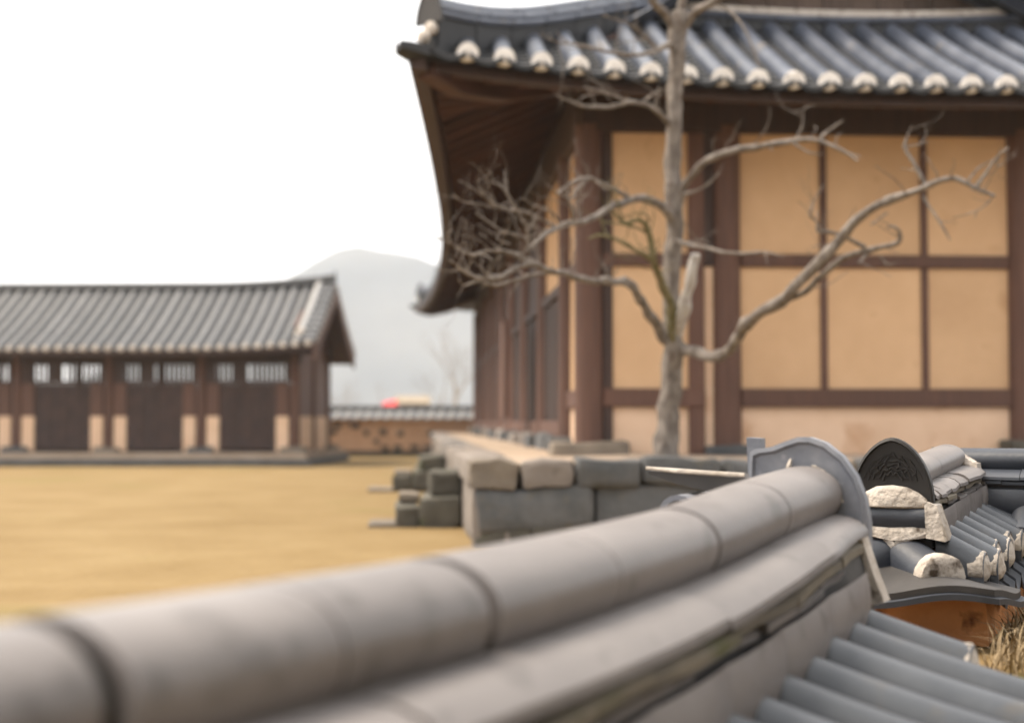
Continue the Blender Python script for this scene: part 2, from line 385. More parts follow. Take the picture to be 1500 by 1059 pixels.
panel(3.7, 4.78, BZ - .05, Z2 - .07, 'plaster_low'); panel(3.7, 4.78, Z2 + .07, Z1 - .05); panel(3.7, 4.78, Z1 + .05, Z3)
# left side wall
BAY = [0, 1.35, 3.7] + [3.7 + (HL - 3.7) * i / 7 for i in range(1, 8)]; NB = len(BAY) - 1
box('lintel', 'wood_dk', hall, -.12, .06, .1, HL + .1, 3.245, 3.5); box('lintel', 'wood_dk', hall, -.10, .05, .1, HL + .1, 3.5, 3.72)
for i in range(1, NB + 1):
    post(-.03, BAY[i]); pbase(-.05, BAY[i] - .02, .42, .2, 110 + i, 'stone' if i % 3 else 'stone_w')
for i in range(NB):
    a, b = BAY[i] + .1, BAY[i + 1] - .1
    if i == 0:
        for z, h in ((Z1, .105), (Z2, .15)): box('rail', 'wood', hall, -.08, .02, a, b, z - h / 2, z + h / 2)
        box('wall_panel', 'plaster', hall, -.045, 0, a, b, Z1 + .05, Z3, .003)
        box('wall_panel', 'plaster', hall, -.045, 0, a, b, Z2 + .07, Z1 - .05, .003)
        box('wall_panel', 'plaster_low', hall, -.045, 0, a, b, BZ - .04, Z2 - .07, .003)
        continue
    if i < 2: box('wall_panel', 'plaster', hall, -.045, 0, a, b, 2.15, Z3, .003)
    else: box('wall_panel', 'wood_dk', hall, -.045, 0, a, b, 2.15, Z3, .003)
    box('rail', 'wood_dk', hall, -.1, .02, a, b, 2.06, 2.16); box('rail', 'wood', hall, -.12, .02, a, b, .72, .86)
    n = 6
    for q in range(n):
        p0, p1 = lerp(a, b, q / n), lerp(a, b, (q + 1) / n)
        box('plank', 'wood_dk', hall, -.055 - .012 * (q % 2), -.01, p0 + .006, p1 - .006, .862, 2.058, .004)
    if i > 0:
        k = 130 + i
        stone('post_base', 'stone' if i % 2 else 'stone_w', hall, (-.08, (a + b) / 2, PT + .03), (.3, .8, .2), k, .12)
# one door leaf swung open on the side
dl = box('door_leaf', 'wood', hall, -.42, -.37, 5.0, 5.62, .9, 2.05)
dl['label'] = 'door leaf standing open on the side wall'
box('wall_panel', 'wood_dk', hall, .02, HW, HL - .02, HL + .05, BZ, 3.7, 0)
box('wall_panel', 'plaster', hall, HW - .01, HW + .04, .1, HL, BZ, 3.3, 0)

# --- roof
roof = MB()
def slope(sg):
    """side slope as one corrugated tile field"""
    v = []; f = []; per = .277; st = per / 4; n = int((V1 - V0) / st); ne = 9
    for j in range(n + 1):
        vv = V0 + (V1 - V0) * j / n
        em = min(vv - V0, V1 - vv)
        if em >= 1.7: em = (HU - .01)
        em = max(em, .01)
        for i in range(ne + 1):
            p = side_pt(vv, em * i / ne, sg); p.z += .035 * math.cos(2 * math.pi * vv / per)
            v.append(p)
    for j in range(n):
        for i in range(ne):
            a = j * (ne + 1) + i; f.append((a, a + 1, a + ne + 2, a + ne + 1))
    return v, f
rf = MB().add(*slope(-1)).build('roof', 'roof', hall, fix=False)
r2 = MB().add(*slope(1)).build('side_roof_tiles', 'roof', rf, fix=False); r2['kind'] = 'stuff'
# front hip: tile rows, troughs and plaster ends
PITCH = .2775
NR_ = 28
us = [UC - PITCH * (NR_ - 1) / 2 + PITCH * i for i in range(NR_)]
def emax(u): return max(.12, min(2.0, u - U0 - .02, U1 - u - .02))
for i, u in enumerate(us):
    em = emax(u)
    if em < .18: continue
    n = max(3, int(em / .16)); rings = []
    pr = halfpipe(.073, .078, .018, 10, .03)
    for k in range(n + 1):
        p = front_pt(u, em * k / n); rings.append([(p.x + a, p.y, p.z + .035 + b) for a, b in pr])
    MB().sweep(rings).build('tile_row', 'roof', rf)
    p = front_pt(u, 0)
    mortar_cap('tile_end', rf, (p.x, p.y - .018, p.z + .033), (0, -1, 0), .083, .085, seed=i, bulge=.10, drop=.65, mat='mortar_white')
for i in range(-1, NR_):
    uc = us[0] + PITCH * (i + .5); em = min(2.0, max(.15, min(uc - U0, U1 - uc)))
    if em < .16: continue
    mb = MB(); ns = max(1, int(em / .125)); W2_ = .125
    for k in range(ns):
        e0, e1 = em * k / ns - (.05 if k == 0 else 0), em * (k + 1) / ns + .02
        r0 = []; r1 = []; r2_ = []
        for q in range(7):
            a = lerp(-1, 1, q / 6); du = a * W2_; dz = .05 * a * a - .012
            p0 = front_pt(uc + du, max(0, e0)); p1 = front_pt(uc + du, e1)
            if e0 < 0: p0.y += e0; p0.z += e0 * .4
            r0.append((p0.x, p0.y, p0.z + dz + .022)); r1.append((p1.x, p1.y, p1.z + dz + .002)); r2_.append((p0.x, p0.y + .003, p0.z + dz - (.006 if k else .016)))
        mb.sweep([r2_, r0, r1], closed=False)
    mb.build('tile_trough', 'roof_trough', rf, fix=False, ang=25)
v_ = []; f_ = []
for i in range(61):
    u = lerp(U0 + .02, U1 - .02, i / 60)
    for k in range(7):
        p = front_pt(u, max(.02, min(2.05, u - U0, U1 - u)) * k / 6 + .03); v_.append((p.x, p.y, p.z - .02))
for i in range(60):
    for k in range(6): a = i * 7 + k; f_.append((a, a + 1, a + 8, a + 7))
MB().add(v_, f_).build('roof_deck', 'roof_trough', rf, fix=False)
# underside boards
def soffit(fn, a0, a1, n, name):
    v = []; f = []
    for j in range(n + 1):
        for i in range(7):
            p = fn(lerp(a0, a1, j / n), i); v.append(p)
    for j in range(n):
        for i in range(6):
            a = j * 7 + i; f.append((a, a + 1, a + 8, a + 7))
    return MB().add(v, f).build(name, 'eave', hall, fix=False)
def fs(u, i):
    e = 1.45 * i / 6; e = min(e, max(.02, u - U0), max(.02, U1 - u)); p = front_pt(u, e + .03); p.z -= .085; return p
def ss(v, i):
    e = 1.75 * i / 6; e = min(e, max(.02, v - V0), max(.02, V1 - v)); p = side_pt(v, e + .03); p.z -= .085; return p
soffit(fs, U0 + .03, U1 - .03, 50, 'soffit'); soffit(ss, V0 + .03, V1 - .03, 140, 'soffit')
# fascia along the eaves
def strip(pts, nrm, d, h, name, mat='wood_dk', zo=0):
    rings = []
    for p, n in zip(pts, nrm):
        n = Vector(n)
        a = Vector(p) + Vector((0, 0, zo)); b = a + n * d
        rings.append([a, b, b - Vector((0, 0, h)), a - Vector((0, 0, h))])
    return MB().sweep(rings).build(name, mat, hall, ang=30)
fp = [front_pt(lerp(U0 + .02, U1 - .02, i / 40), .0) for i in range(41)]
strip([p + Vector((0, .07, 0)) for p in fp], [(0, 1, 0)] * 41, .10, .08, 'fascia', 'wood_dk', -.03)
sp = [side_pt(lerp(V0 + .02, V1 - .02, i / 90), .0) for i in range(91)]
strip(sp, [(1, 0, 0)] * 91, .12, .12, 'fascia', 'wood_dk', -.012)
# scalloped tile lip along the left eave
pts = []
mb = MB(); n = int((V1 - V0) / .069)
ra = []; rb = []
for i in range(n + 1):
    v = lerp(V0, V1, i / n); p = side_pt(v, 0); w = .03 * math.cos(2 * math.pi * v / .277)
    ra.append((p.x - .03, p.y, p.z + .045 + w)); rb.append((p.x - .025, p.y, p.z - .025 + w * .4))
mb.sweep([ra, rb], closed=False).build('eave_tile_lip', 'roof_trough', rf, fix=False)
# rafters
def rafter(a, b, r=.055, name='rafter'):
    a = Vector(a); b = Vector(b); m = (a + b) / 2 - Vector((0, 0, .02))
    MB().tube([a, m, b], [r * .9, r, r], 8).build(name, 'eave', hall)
u = .15
while u < 4.8:
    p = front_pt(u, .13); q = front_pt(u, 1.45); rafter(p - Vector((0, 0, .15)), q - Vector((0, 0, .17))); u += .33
v = .3
while v < HL - .2:
    p = side_pt(v, .15); q = side_pt(v, 1.7); rafter(p - Vector((0, 0, .15)), q - Vector((0, 0, .17))); v += .36
piv = Vector((.32, .32, 3.83))
for i in range(5):
    p = front_pt(lerp(-1.2, -.15, i / 4), .14); rafter(p - Vector((0, 0, .15)), piv)
    p = side_pt(lerp(-.95, .05, i / 4), .14); rafter(p - Vector((0, 0, .15)), piv)
    p = side_pt(lerp(HL + .95, HL - .05, i / 4), .14); rafter(p - Vector((0, 0, .15)), Vector((.32, HL - .3, 3.83)))
def hip_rafter(c, d):
    c = Vector(c); d = Vector((d[0], d[1], 0)).normalized(); s = Vector((-d.y, d.x, 0)); rings = []
    for t, z, h, w in ((0, 3.50, .16, .075), (.35, 3.44, .2, .08), (.9, 3.5, .22, .08), (1.6, 3.68, .22, .08), (2.2, 3.85, .2, .08)):
        p = c + d * t; p.z = z
        rings.append([p + s * w + Vector((0, 0, h / 2)), p - s * w + Vector((0, 0, h / 2)), p - s * w - Vector((0, 0, h / 2)), p + s * w - Vector((0, 0, h / 2))])
    MB().sweep(rings).build('hip_rafter', 'eave', hall, ang=30)
hip_rafter((U0 + .12, V0 + .12, 0), (1, 1)); hip_rafter((U1 - .12, V0 + .12, 0), (-1, 1)); hip_rafter((U0 + .12, V1 - .12, 0), (1, -1))

# --- ridges
def shield(name, mat, parent, c, face, w, h, point=0.0, th=.025, dish=.0, seed=0, relief=0):
    """arched ridge-end tile standing upright; c = middle of its foot"""
    f = Vector(face).normalized(); s = Vector((-f.y, f.x, 0)); c = Vector(c); n = 22
    def outline(q):
        o = []
        for i in range(n + 1):
            a = math.pi * i / n
            x = math.cos(a); z = math.sin(a) ** .75 if point == 0 else math.sin(a) ** (.8 if point > .3 else .95) * (1 - point) + point * (1 - abs(x) ** 1.25)
            o.append((x * w / 2 * q, z * h * (q if q < 1 else 1)))
        return o
    mb = MB(); rings = []
    for q, d in ((1, -th / 2), (1, th / 2), (.955, th / 2 + (.004 if relief else 0)), (.93, th / 2 - .006), (.6, th / 2 - .006 - dish * .5), (.3, th / 2 - .006 - dish), (.02, th / 2 - .006 - dish)):
        rings.append([c + s * x + Vector((0, 0, z)) + f * d for x, z in outline(q)])
    mb.sweep(rings, closed=False)
    mb.sweep([[c + s * x * .02 + Vector((0, 0, z * .02)) - f * th / 2 for x, z in outline(1)], [c + s * x + Vector((0, 0, z)) - f * th / 2 for x, z in outline(1)]], closed=False)
    o = mb.build(name, mat, parent, ang=35)
    if relief:
        rb = MB()
        for k in range(5):     # nested raised arches, like a stylised face
            q = .25 + .125 * k; pts = []
            for i in range(25):
                a = math.pi * (.1 + .8 * i / 24)
                x = math.cos(a) * w / 2 * q; z = h * (.30 - .02 * k) + math.sin(a) * h * q * .66
                z += .0035 * math.sin(i * 1.05 + k * 1.6)
                pts.append(c + s * x + Vector((0, 0, z)) + f * (th / 2 - .009))
            rb.tube(pts, [.003] * 25, 6)
        for sx in (-1, 1):
            for k in range(3):
                pts = [c + s * (sx * (w * (.05 + .1 * k) + .008 * math.sin(i * .9))) + Vector((0, 0, h * (.52 + .05 * i - .05 * k))) + f * (th / 2 - .008) for i in range(6)]
                rb.tube(pts, [.003] * 6, 5)
        rb.build('raised_pattern', mat, o)
    return o
def ridge(path, parent, r=.075, layers=2, lw=.1, seg=.38, mat='roof', base='roof_trough', cap_mat=None, lh=.06, bed=.1):
    """stacked ridge along a 3D path: flat courses under a half-round top tile"""
    P = [Vector(p) for p in path]
    L = [0]
    for a, b in zip(P, P[1:]): L.append(L[-1] + (b - a).length)
    def at(d):
        for i in range(len(P) - 1):
            if d <= L[i + 1] or i == len(P) - 2:
                t = (d - L[i]) / (L[i + 1] - L[i]); return P[i].lerp(P[i + 1], t), (P[i + 1] - P[i]).normalized()
    def course(pr, name, m, off, g=.004):
        n = max(1, round(L[-1] / seg)); sl = L[-1] / n
        for k in range(n):
            a, b = k * sl + g, (k + 1) * sl - g
            a = max(0, a + (off if k else 0)); b = min(L[-1], b + (off if k < n - 1 else 0))
            rings = []
            for q in range(4):
                p, t = at(lerp(a, b, q / 3)); s = Vector((t.y, -t.x, 0)).normalized(); sc = 1 - .05 * q / 3
                rings.append([p + s * x * sc + Vector((0, 0, z)) for x, z in pr])
            MB().sweep(rings).build(name, m, parent)
    bb = lw * .8
    course([(bb, -bed), (bb, 0), (-bb, 0), (-bb, -bed)], 'ridge_bed', base, 0)
    z = 0
    for k in range(layers):
        w = lw - .012 * k
        course([(w, z - .004), (w + .012, z + lh * .35), (w * .92, z + lh * .8), (w * .4, z + lh), (-w * .4, z + lh), (-w * .92, z + lh * .8), (-w - .012, z + lh * .35), (-w, z - .004)], 'ridge_course', mat, .15 * (k % 2)); z += lh * .86
    course([(a, z + b) for a, b in halfpipe(r, r, .015, 10)], 'ridge_tile', cap_mat or mat, .07)
    return z + r
def hip_path(su, sv):
    P_ = []
    for i in range(15):
        e = .16 + 2.0 * i / 14
        z = ZE + .19 * max(0, 1 - e / 2.6) + prof(e) + .06
        z += .17 * max(0, 1 - (e - .16) / .9) ** 2
        u = U0 + e if su < 0 else U1 - e
        v = V0 + e if sv < 0 else V1 - e
        P_.append((u, v, z))
    return P_
for su, sv in ((-1, -1), (1, -1), (-1, 1)):
    hp = hip_path(su, sv); ridge(hp, rf, r=.065, layers=2, lw=.10, seg=.42, bed=.34)
    c = Vector(hp[0]); d = Vector((su, sv, 0)).normalized()
    shield('ridge_end_tile', 'tile_dark', rf, c + d * .02 - Vector((0, 0, .05)), d, .27, .30, point=.5, th=.03)
    for q, (o, zz, rr) in enumerate((((.05, .03), -.10, .055), ((-.04, -.12), -.15, .05), ((.10, .0), -.17, .055))):
        g = Vector((d.x * o[0] - d.y * o[1], d.y * o[0] + d.x * o[1], 0))
        mortar_cap('mortar_plug', rf, c + g + Vector((0, 0, zz)), (d.x, d.y, 0) if sv < 0 else d, rr, rr, seed=50 + q, bulge=.3, drop=.9)
    cr = Vector((U0 if su < 0 else U1, V0 if sv < 0 else V1, ZE + .19))
    rings = []
    for t, w, h in ((-.12, .03, .02), (-.06, .09, .035), (.1, .13, .04), (.3, .14, .04)):
        p = cr - d * t; s = Vector((-d.y, d.x, 0)); lift = Vector((0, 0, .05 * max(0, -t) * 3))
        rings.append([p + s * w + lift + Vector((0, 0, .03)), p + lift, p - s * w + lift + Vector((0, 0, .03)), p - s * w + lift - Vector((0, 0, h)), p + lift - Vector((0, 0, h + .03)), p + s * w + lift - Vector((0, 0, h))])
    MB().sweep(rings).build('corner_tile', 'roof_trough', rf)
# gable wall, its foot ridge with pale mortar, verge and main ridge
GV = V0 + 2.12
GZ = ZE + prof(2.0)
n = 17
for i in range(n):
    a, b = lerp(U0 + 1.7, U1 - 1.7, i / n), lerp(U0 + 1.7, U1 - 1.7, (i + 1) / n)
    e = min(b - U0, U1 - a); z1 = ZE + prof(min((HU - .01), e)) - .05
    if z1 > GZ - .2: box('gable_board', 'gable', hall, a + .004, b - .004, GV + .12 + .01 * (i % 2), GV + .18, GZ - .3, z1, .004)
gp = [(lerp(U0 + 1.95, U1 - 1.95, i / 12), GV - .08, GZ + .0 + .085 * abs(2 * i / 12 - 1) ** 2) for i in range(13)]
ridge(gp, rf, r=.055, layers=1, lw=.10, seg=.45, mat='roof')
for i in range(6):
    a, b = 12 * i / 6, 12 * (i + 1) / 6; rings = []
    for q in range(4):
        t = lerp(a, b, q / 3) / 12; x = lerp(gp[0][0], gp[-1][0], t); zz = GZ + .085 * abs(2 * t - 1) ** 2 + .095
        rings.append([(x, GV - .135, zz - .028), (x, GV - .125, zz + .028), (x, GV - .02, zz + .045), (x, GV + .1, zz + .03), (x, GV + .1, zz - .05), (x, GV - .05, zz - .05)])
    MB().sweep(rings).build('mortar_band', 'mortar', rf)
for sg in (-1, 1):
    ridge([side_pt(GV - .12, lerp(2.05, HU - .02, i / 8), sg) + Vector((0, 0, .05)) for i in range(9)], rf, r=.065, layers=2, lw=.1)
ridge([(UC, lerp(GV - .2, V1 - 2.0, i / 10), ZE + prof((HU - .01)) + .05 + .1 * abs(i / 5 - 1) ** 2) for i in range(11)], rf, r=.085, layers=3, lw=.14, seg=.9)
# back hip
v_ = []; f_ = []
for i in range(21):
    u = lerp(U0, U1, i / 20)
    for k in range(6):
        e = min(2.0, max(.01, min(u - U0, U1 - u))) * k / 5; p = front_pt(u, e); v_.append((p.x, V0 + V1 - p.y, p.z))
for i in range(20):
    for k in range(5): a = i * 6 + k; f_.append((a, a + 1, a + 7, a + 6))
bk = MB().add(v_, f_).build('back_roof_tiles', 'roof', rf, fix=False); bk['kind'] = 'stuff'

# ------------------------------------------------------------------ long low building across the lawn
lb = empty('long_building', (-4.27, 28.0, 0), R(-2.5))
tag(lb, 'long low timber building with grey tiled gable roof across the dry lawn', 'building')
LX = -10.5; LD = 3.5
box('platform', 'sand', lb, LX - .3, .35, -.62, LD + .4, .0, .25, .01)
box('platform_edge', 'stone', lb, LX - .3, .37, -.75, -.625, -.01, .13, .02)
box('platform_edge', 'stone', lb, .352, .46, -.75, LD + .4, -.01, .13, .02)
bays = [0, -1.85, -3.7, -5.55, -7.4, -9.25]
for i, x in enumerate(bays):
    for y in (0, LD):
        MB().tube([(x, y, .3), (x, y, 1.2), (x, y, 2.35)], [.1, .1, .095], 12).build('post', 'wood', lb)
        stone('post_base', 'stone' if i % 2 else 'stone_b', lb, (x, y, .28), (.5, .45, .16), 200 + i, .1)
for y in (0, LD):
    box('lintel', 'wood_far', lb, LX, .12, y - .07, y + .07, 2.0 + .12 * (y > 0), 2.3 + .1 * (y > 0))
for i in range(len(bays) - 1):
    b, a = bays[i], bays[i + 1]
    for y in (0, LD):
        s = -1 if y == 0 else 1
        for x0 in (a + .1, b - .37):
            box('plaster_block', 'plaster_low', lb, x0, x0 + .25, y - .04, y + .04, .27, .96, .006)
            box('jamb_board', 'wood', lb, x0, x0 + .25, y - .05, y + .05, .965, 1.62)
        n = 7
        for q in range(n):
            p0, p1 = lerp(a + .36, b - .38, q / n), lerp(a + .36, b - .38, (q + 1) / n)
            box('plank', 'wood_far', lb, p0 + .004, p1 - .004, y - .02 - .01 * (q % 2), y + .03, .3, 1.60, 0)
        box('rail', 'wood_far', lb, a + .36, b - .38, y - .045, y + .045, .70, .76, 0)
        box('rail', 'wood_far', lb, a + .1, b - .12, y - .05, y + .05, 1.605, 1.66, 0)
        if y > 0: continue
        # barred openings
        box('opening_stile', 'wood_dk', lb, a + .1, a + .28, y - .04, y + .04, 1.662, 2.018, 0)
        box('opening_stile', 'wood_dk', lb, a + .66, a + .9, y - .04, y + .04, 1.662, 2.018, 0)
        box('opening_stile', 'wood_dk', lb, b - .17, b - .1, y - .04, y + .04, 1.662, 2.018, 0)
        for q in range(16):
            x = a + .30 + q * .096
            if a + .62 < x < a + .92: continue
            box('bar', 'wood_far', lb, x, x + .060, y - .015, y + .015, 1.662, 2.018, 0)
# right end wall
for y0, y1 in ((.1, LD / 2 - .09), (LD / 2 + .09, LD - .1)):
    box('plaster_block', 'plaster_low', lb, -.04, .04, y0, y1, .27, .96, .006)
    box('wall_board', 'wood', lb, -.03, .03, y0, y1, .965, 2.35)
MB().tube([(0, LD / 2, .27), (0, LD / 2, 2.6)], [.1, .095], 12).build('post', 'wood', lb)
# roof: ridge along x
LE = .75; VR = .48; RZ0, RZ1 = 2.24, 3.60
def lroof(y):      # height across the slope, y from eave (-LE) to ridge (LD/2)
    t = (y + LE) / (LD / 2 + LE); return RZ0 + (RZ1 - RZ0) * (.82 * t + .18 * t * t)
def llift(x): return .10 * max(0, 1 - abs(x - VR) / 2.6) ** 2 + .10 * max(0, 1 - abs(x - LX) / 2.6) ** 2
def lpt(x, y, sd=0): return Vector((x, y if sd == 0 else LD - y, lroof(y) + llift(x)))
lr = MB()
for sd in (0, 1):
    v = []; f = []
    for i in range(23):
        for k in range(9): v.append(lpt(lerp(LX, VR, i / 22), lerp(-LE, LD / 2, k / 8), sd))
    for i in range(22):
        for k in range(8): a = i * 9 + k; f.append((a, a + 1, a + 10, a + 9))
    lr.add(v, f)
lroofo = lr.build('roof', 'roof_trough', lb, fix=False)
x = VR - .09; k = 0; LP = .243
rowmesh = None
while x > LX:
    for sd in (0, 1):
        rings = []
        for q in range(8):
            p = lpt(x, lerp(-LE, LD / 2 - .05, q / 7), sd); rings.append([(p.x + a, p.y, p.z + .01 + b) for a, b in [(.07, -.02), (.066, .04), (.035, .075), (-.035, .075), (-.066, .04), (-.07, -.02)]])
        MB().sweep(rings).build('tile_row', 'far_roof', lroofo)
        if sd == 0:
            p = lpt(x, -LE, sd); mortar_cap('tile_end', lroofo, (p.x, p.y, p.z + .01), (0, -1, 0), .07, .075, seed=k, bulge=.35, drop=.5)
    x -= LP; k += 1
for sd in (0, 1):
    rings = []
    for i in range(23):
        p = lpt(lerp(LX, VR, i / 22), -LE, sd); rings.append([(p.x, p.y + .02 * (1 - 2 * sd), p.z - .012), (p.x, p.y + .1 * (1 - 2 * sd), p.z - .012), (p.x, p.y + .1 * (1 - 2 * sd), p.z - .1), (p.x, p.y + .02 * (1 - 2 * sd), p.z - .1)])
    MB().sweep(rings).build('fascia', 'wood_dk', lb, ang=30)
# ridge with raised end, verge rows and barge boards
ridge([(lerp(LX, VR - .05, i / 24), LD / 2, RZ1 + llift(lerp(LX, VR, i / 24)) * 1.6 + .02) for i in range(25)], lroofo, r=.075, layers=2, lw=.12, seg=.8, mat='roof_trough', lh=.05)
shield('ridge_end_tile', 'tile_dark', lroofo, (VR, LD / 2, RZ1 + .12), (1, 0, 0), .28, .3, point=.4)
for sd in (0, 1):
    pts = [lpt(VR - .30, lerp(-LE + .35, LD / 2 - .1, q / 8), sd) + Vector((0, 0, .06)) for q in range(9)]
    ridge(pts, lroofo, r=.075, layers=1, lw=.10, seg=.5, mat='verge')
    p = pts[0]
    mortar_cap('mortar_plug', lroofo, p + Vector((0, 0, -.05)), (0, -1 + 2 * sd, 0), .13, .2, seed=9 + sd, bulge=.4, drop=.6)
    pts2 = [lpt(VR, lerp(-LE + .02, LD / 2 - .02, q / 8), sd) for q in range(9)]
    MB().sweep([[p + Vector((.0, 0, -.015)), p + Vector((.05, 0, -.015)), p + Vector((.05, 0, -.30)), p + Vector((0, 0, -.30))] for p in pts2]).build('barge_board', 'wood', lb, ang=30)
    for q in range(10):     # short verge tiles lying across the edge
        p = lpt(VR, lerp(-LE + .08, LD / 2 - .15, q / 9), sd)
        MB().sweep([[(p.x + dx, p.y + a, p.z + .01 + b + .03) for a, b in [(.075, -.02), (.065, .045), (0, .075), (-.065, .045), (-.075, -.02)]] for dx in (-.26, .06)]).build('verge_tile', 'far_roof', lroofo)
        mortar_cap('tile_end', lroofo, (p.x + .06, p.y, p.z + .035), (1, 0, 0), .07, .075, seed=q + 70, bulge=.3, drop=.4)
box('gable_wall', 'wood', lb, -.03, .03, .02, LD - .02, 2.352, 2.75, 0)
mbg = MB().add([(-.03, .0, 2.75), (.03, 0, 2.75), (.03, LD, 2.75), (-.03, LD, 2.75), (-.03, LD / 2, RZ1 - .08), (.03, LD / 2, RZ1 - .08)], [(0, 1, 5, 4), (1, 2, 5), (2, 3, 4, 5), (0, 4, 3), (0, 3, 2, 1)])
mbg.build('gable_wall', 'wood', lb, smooth=False)
mbs = MB()
for sd in (0, 1):
    mbs.sweep([[lpt(LX, -LE + .05, sd) - Vector((0, 0, .12)), lpt(VR - .02, -LE + .05, sd) - Vector((0, 0, .22))], [lpt(LX, LD / 2, sd) - Vector((0, 0, .4)), lpt(VR - .02, LD / 2, sd) - Vector((0, 0, .4))]], closed=False)
mbs.build('soffit', 'eave', lb, fix=False)
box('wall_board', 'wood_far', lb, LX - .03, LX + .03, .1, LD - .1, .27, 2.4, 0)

# ------------------------------------------------------------------ far courtyard wall
fw = empty('courtyard_wall', (-3.0, 35.0, 0), 0)
tag(fw, 'far ochre courtyard wall set with stones under a small tiled cap', 'wall')
box('wall_body', 'far_clay', fw, -4.5, 4.6, -.22, .22, -.02, .96, .02)
box('stone_footing', 'stone_moss', fw, -4.52, 4.62, -.27, .27, -.02, .14, .02)
k = 300
for r_ in range(4):
    x = -2.6
    while x < 1.6:
        if rnd.random() < .4: stone('set_stone', rnd.choice(['stone', 'stone_b', 'stone_moss']), fw, (x, -.22, .22 + r_ * .18 + rnd.uniform(-.03, .03)), (rnd.uniform(.12, .22), .08, rnd.uniform(.09, .14)), k, .12)
        k += 1; x += rnd.uniform(.28, .45)
cap = MB()
v = []; f = []; n = 9 * 24
for i in range(n + 1):
    x = lerp(-4.5, 4.6, i / n); w = .03 * math.cos(2 * math.pi * i / 6)
    for y, z in ((-.42, .94), (-.2, 1.06), (0, 1.2), (.2, 1.06), (.42, .94)): v.append((x, y, z + w))
for i in range(n):
    for q in range(4): a = i * 5 + q; f.append((a, a + 1, a + 6, a + 5))
co = cap.add(v, f).build('tile_cap', 'far_roof', fw, fix=False); co['kind'] = 'stuff'
ridge([(lerp(-4.5, 4.6, i / 4), 0, 1.15) for i in range(5)], fw, r=.06, layers=1, lw=.09, seg=1.1, mat='roof_trough', lh=.05)

# ------------------------------------------------------------------ beyond the wall: hut and bare trees
hut = empty('roadside_hut', (-5.35, 70, -.15), R(10))
tag(hut, 'small cream hut with a red awning beyond the far wall', 'hut')
box('wall', 'cream', hut, -.2, 1.3, 0, 1.6, 0, 1.95, .02)
MB().add([(-.3, -.15, 1.93), (1.4, -.15, 1.93), (1.4, .8, 2.3), (-.3, .8, 2.3), (-.3, 1.75, 1.93), (1.4, 1.75, 1.93)], [(0, 1, 2, 3), (3, 2, 5, 4), (0, 3, 4), (1, 5, 2)]).build('roof', 'cream', hut, smooth=False)
MB().sweep([[(-.95, -.5, 1.5), (-.95, -.5, 1.45), (-.95, .9, 1.9), (-.95, .9, 1.95)], [(-.2, -.5, 1.5), (-.2, -.5, 1.45), (-.2, .9, 1.95), (-.2, .9, 2.15)]]).build('awning', 'red', hut, smooth=False)
for x in (-.9,):
    MB().tube([(x, -.45, 0), (x, -.45, 1.47)], [.03, .03], 6).build('awning_post', 'wood', hut)
def bare_tree(name, loc, h, label, seed, spread=.55, mat='twig_far', r0=.07, depth=5, cat='tree', group=None):
    rg = random.Random(seed); tr = MB(); cr = MB()
    def grow(mb, p, d, ln, r, lev):
        pts = [p]; rad = [r]
        for i in range(4):
            d = (d + Vector((rg.uniform(-.16, .16), rg.uniform(-.16, .16), rg.uniform(-.02, .1)))).normalized()
            p = p + d * ln / 4; pts.append(p); rad.append(r * (1 - .12 * (i + 1)))
        mb.tube(pts, rad, 6 if lev > 2 else 4)
        if lev == 0: return
        for k in range(rg.choice((2, 3, 3))):
            q = pts[rg.choice((2, 3, 4, 4))]; a = rg.uniform(0, 6.28)
            nd = (d + Vector((math.cos(a), math.sin(a), .15)) * spread * rg.uniform(.7, 1.3)).normalized()
            grow(cr, q, nd, ln * rg.uniform(.6, .8), r * .5, lev - 1)
    grow(tr, Vector((0, 0, -.05)), Vector((0, 0, 1)), h * .42, r0, depth)
    o = empty(name, loc); tag(o, label, cat, group)
    tr.build('trunk', mat, o); cr.build('crown', mat, o)
    return o
bare_tree('bare_tree', (-2.15, 52, 0), 4.4, 'slender leafless tree standing right of the hill beside the hall corner', 5, .5, r0=.085)
bare_tree('bare_tree', (-3.2, 66, 0), 4.2, 'pale leafless tree behind the cream hut', 11, .6, r0=.08)
bare_tree('bare_shrub', (-6.9, 58, 0), 2.6, 'low leafless shrub beside the end of the long building', 21, .7, r0=.05, depth=4, cat='shrub')
bare_tree('bare_shrub', (-7.6, 72, 0), 3.0, 'greyish leafless shrub left of the red awning', 22, .7, r0=.05, depth=4, cat='shrub')
bare_tree('bare_shrub', (-3.9, 78, 0), 3.1, 'wispy leafless shrub right of the cream hut', 23, .7, r0=.05, depth=4, cat='shrub')

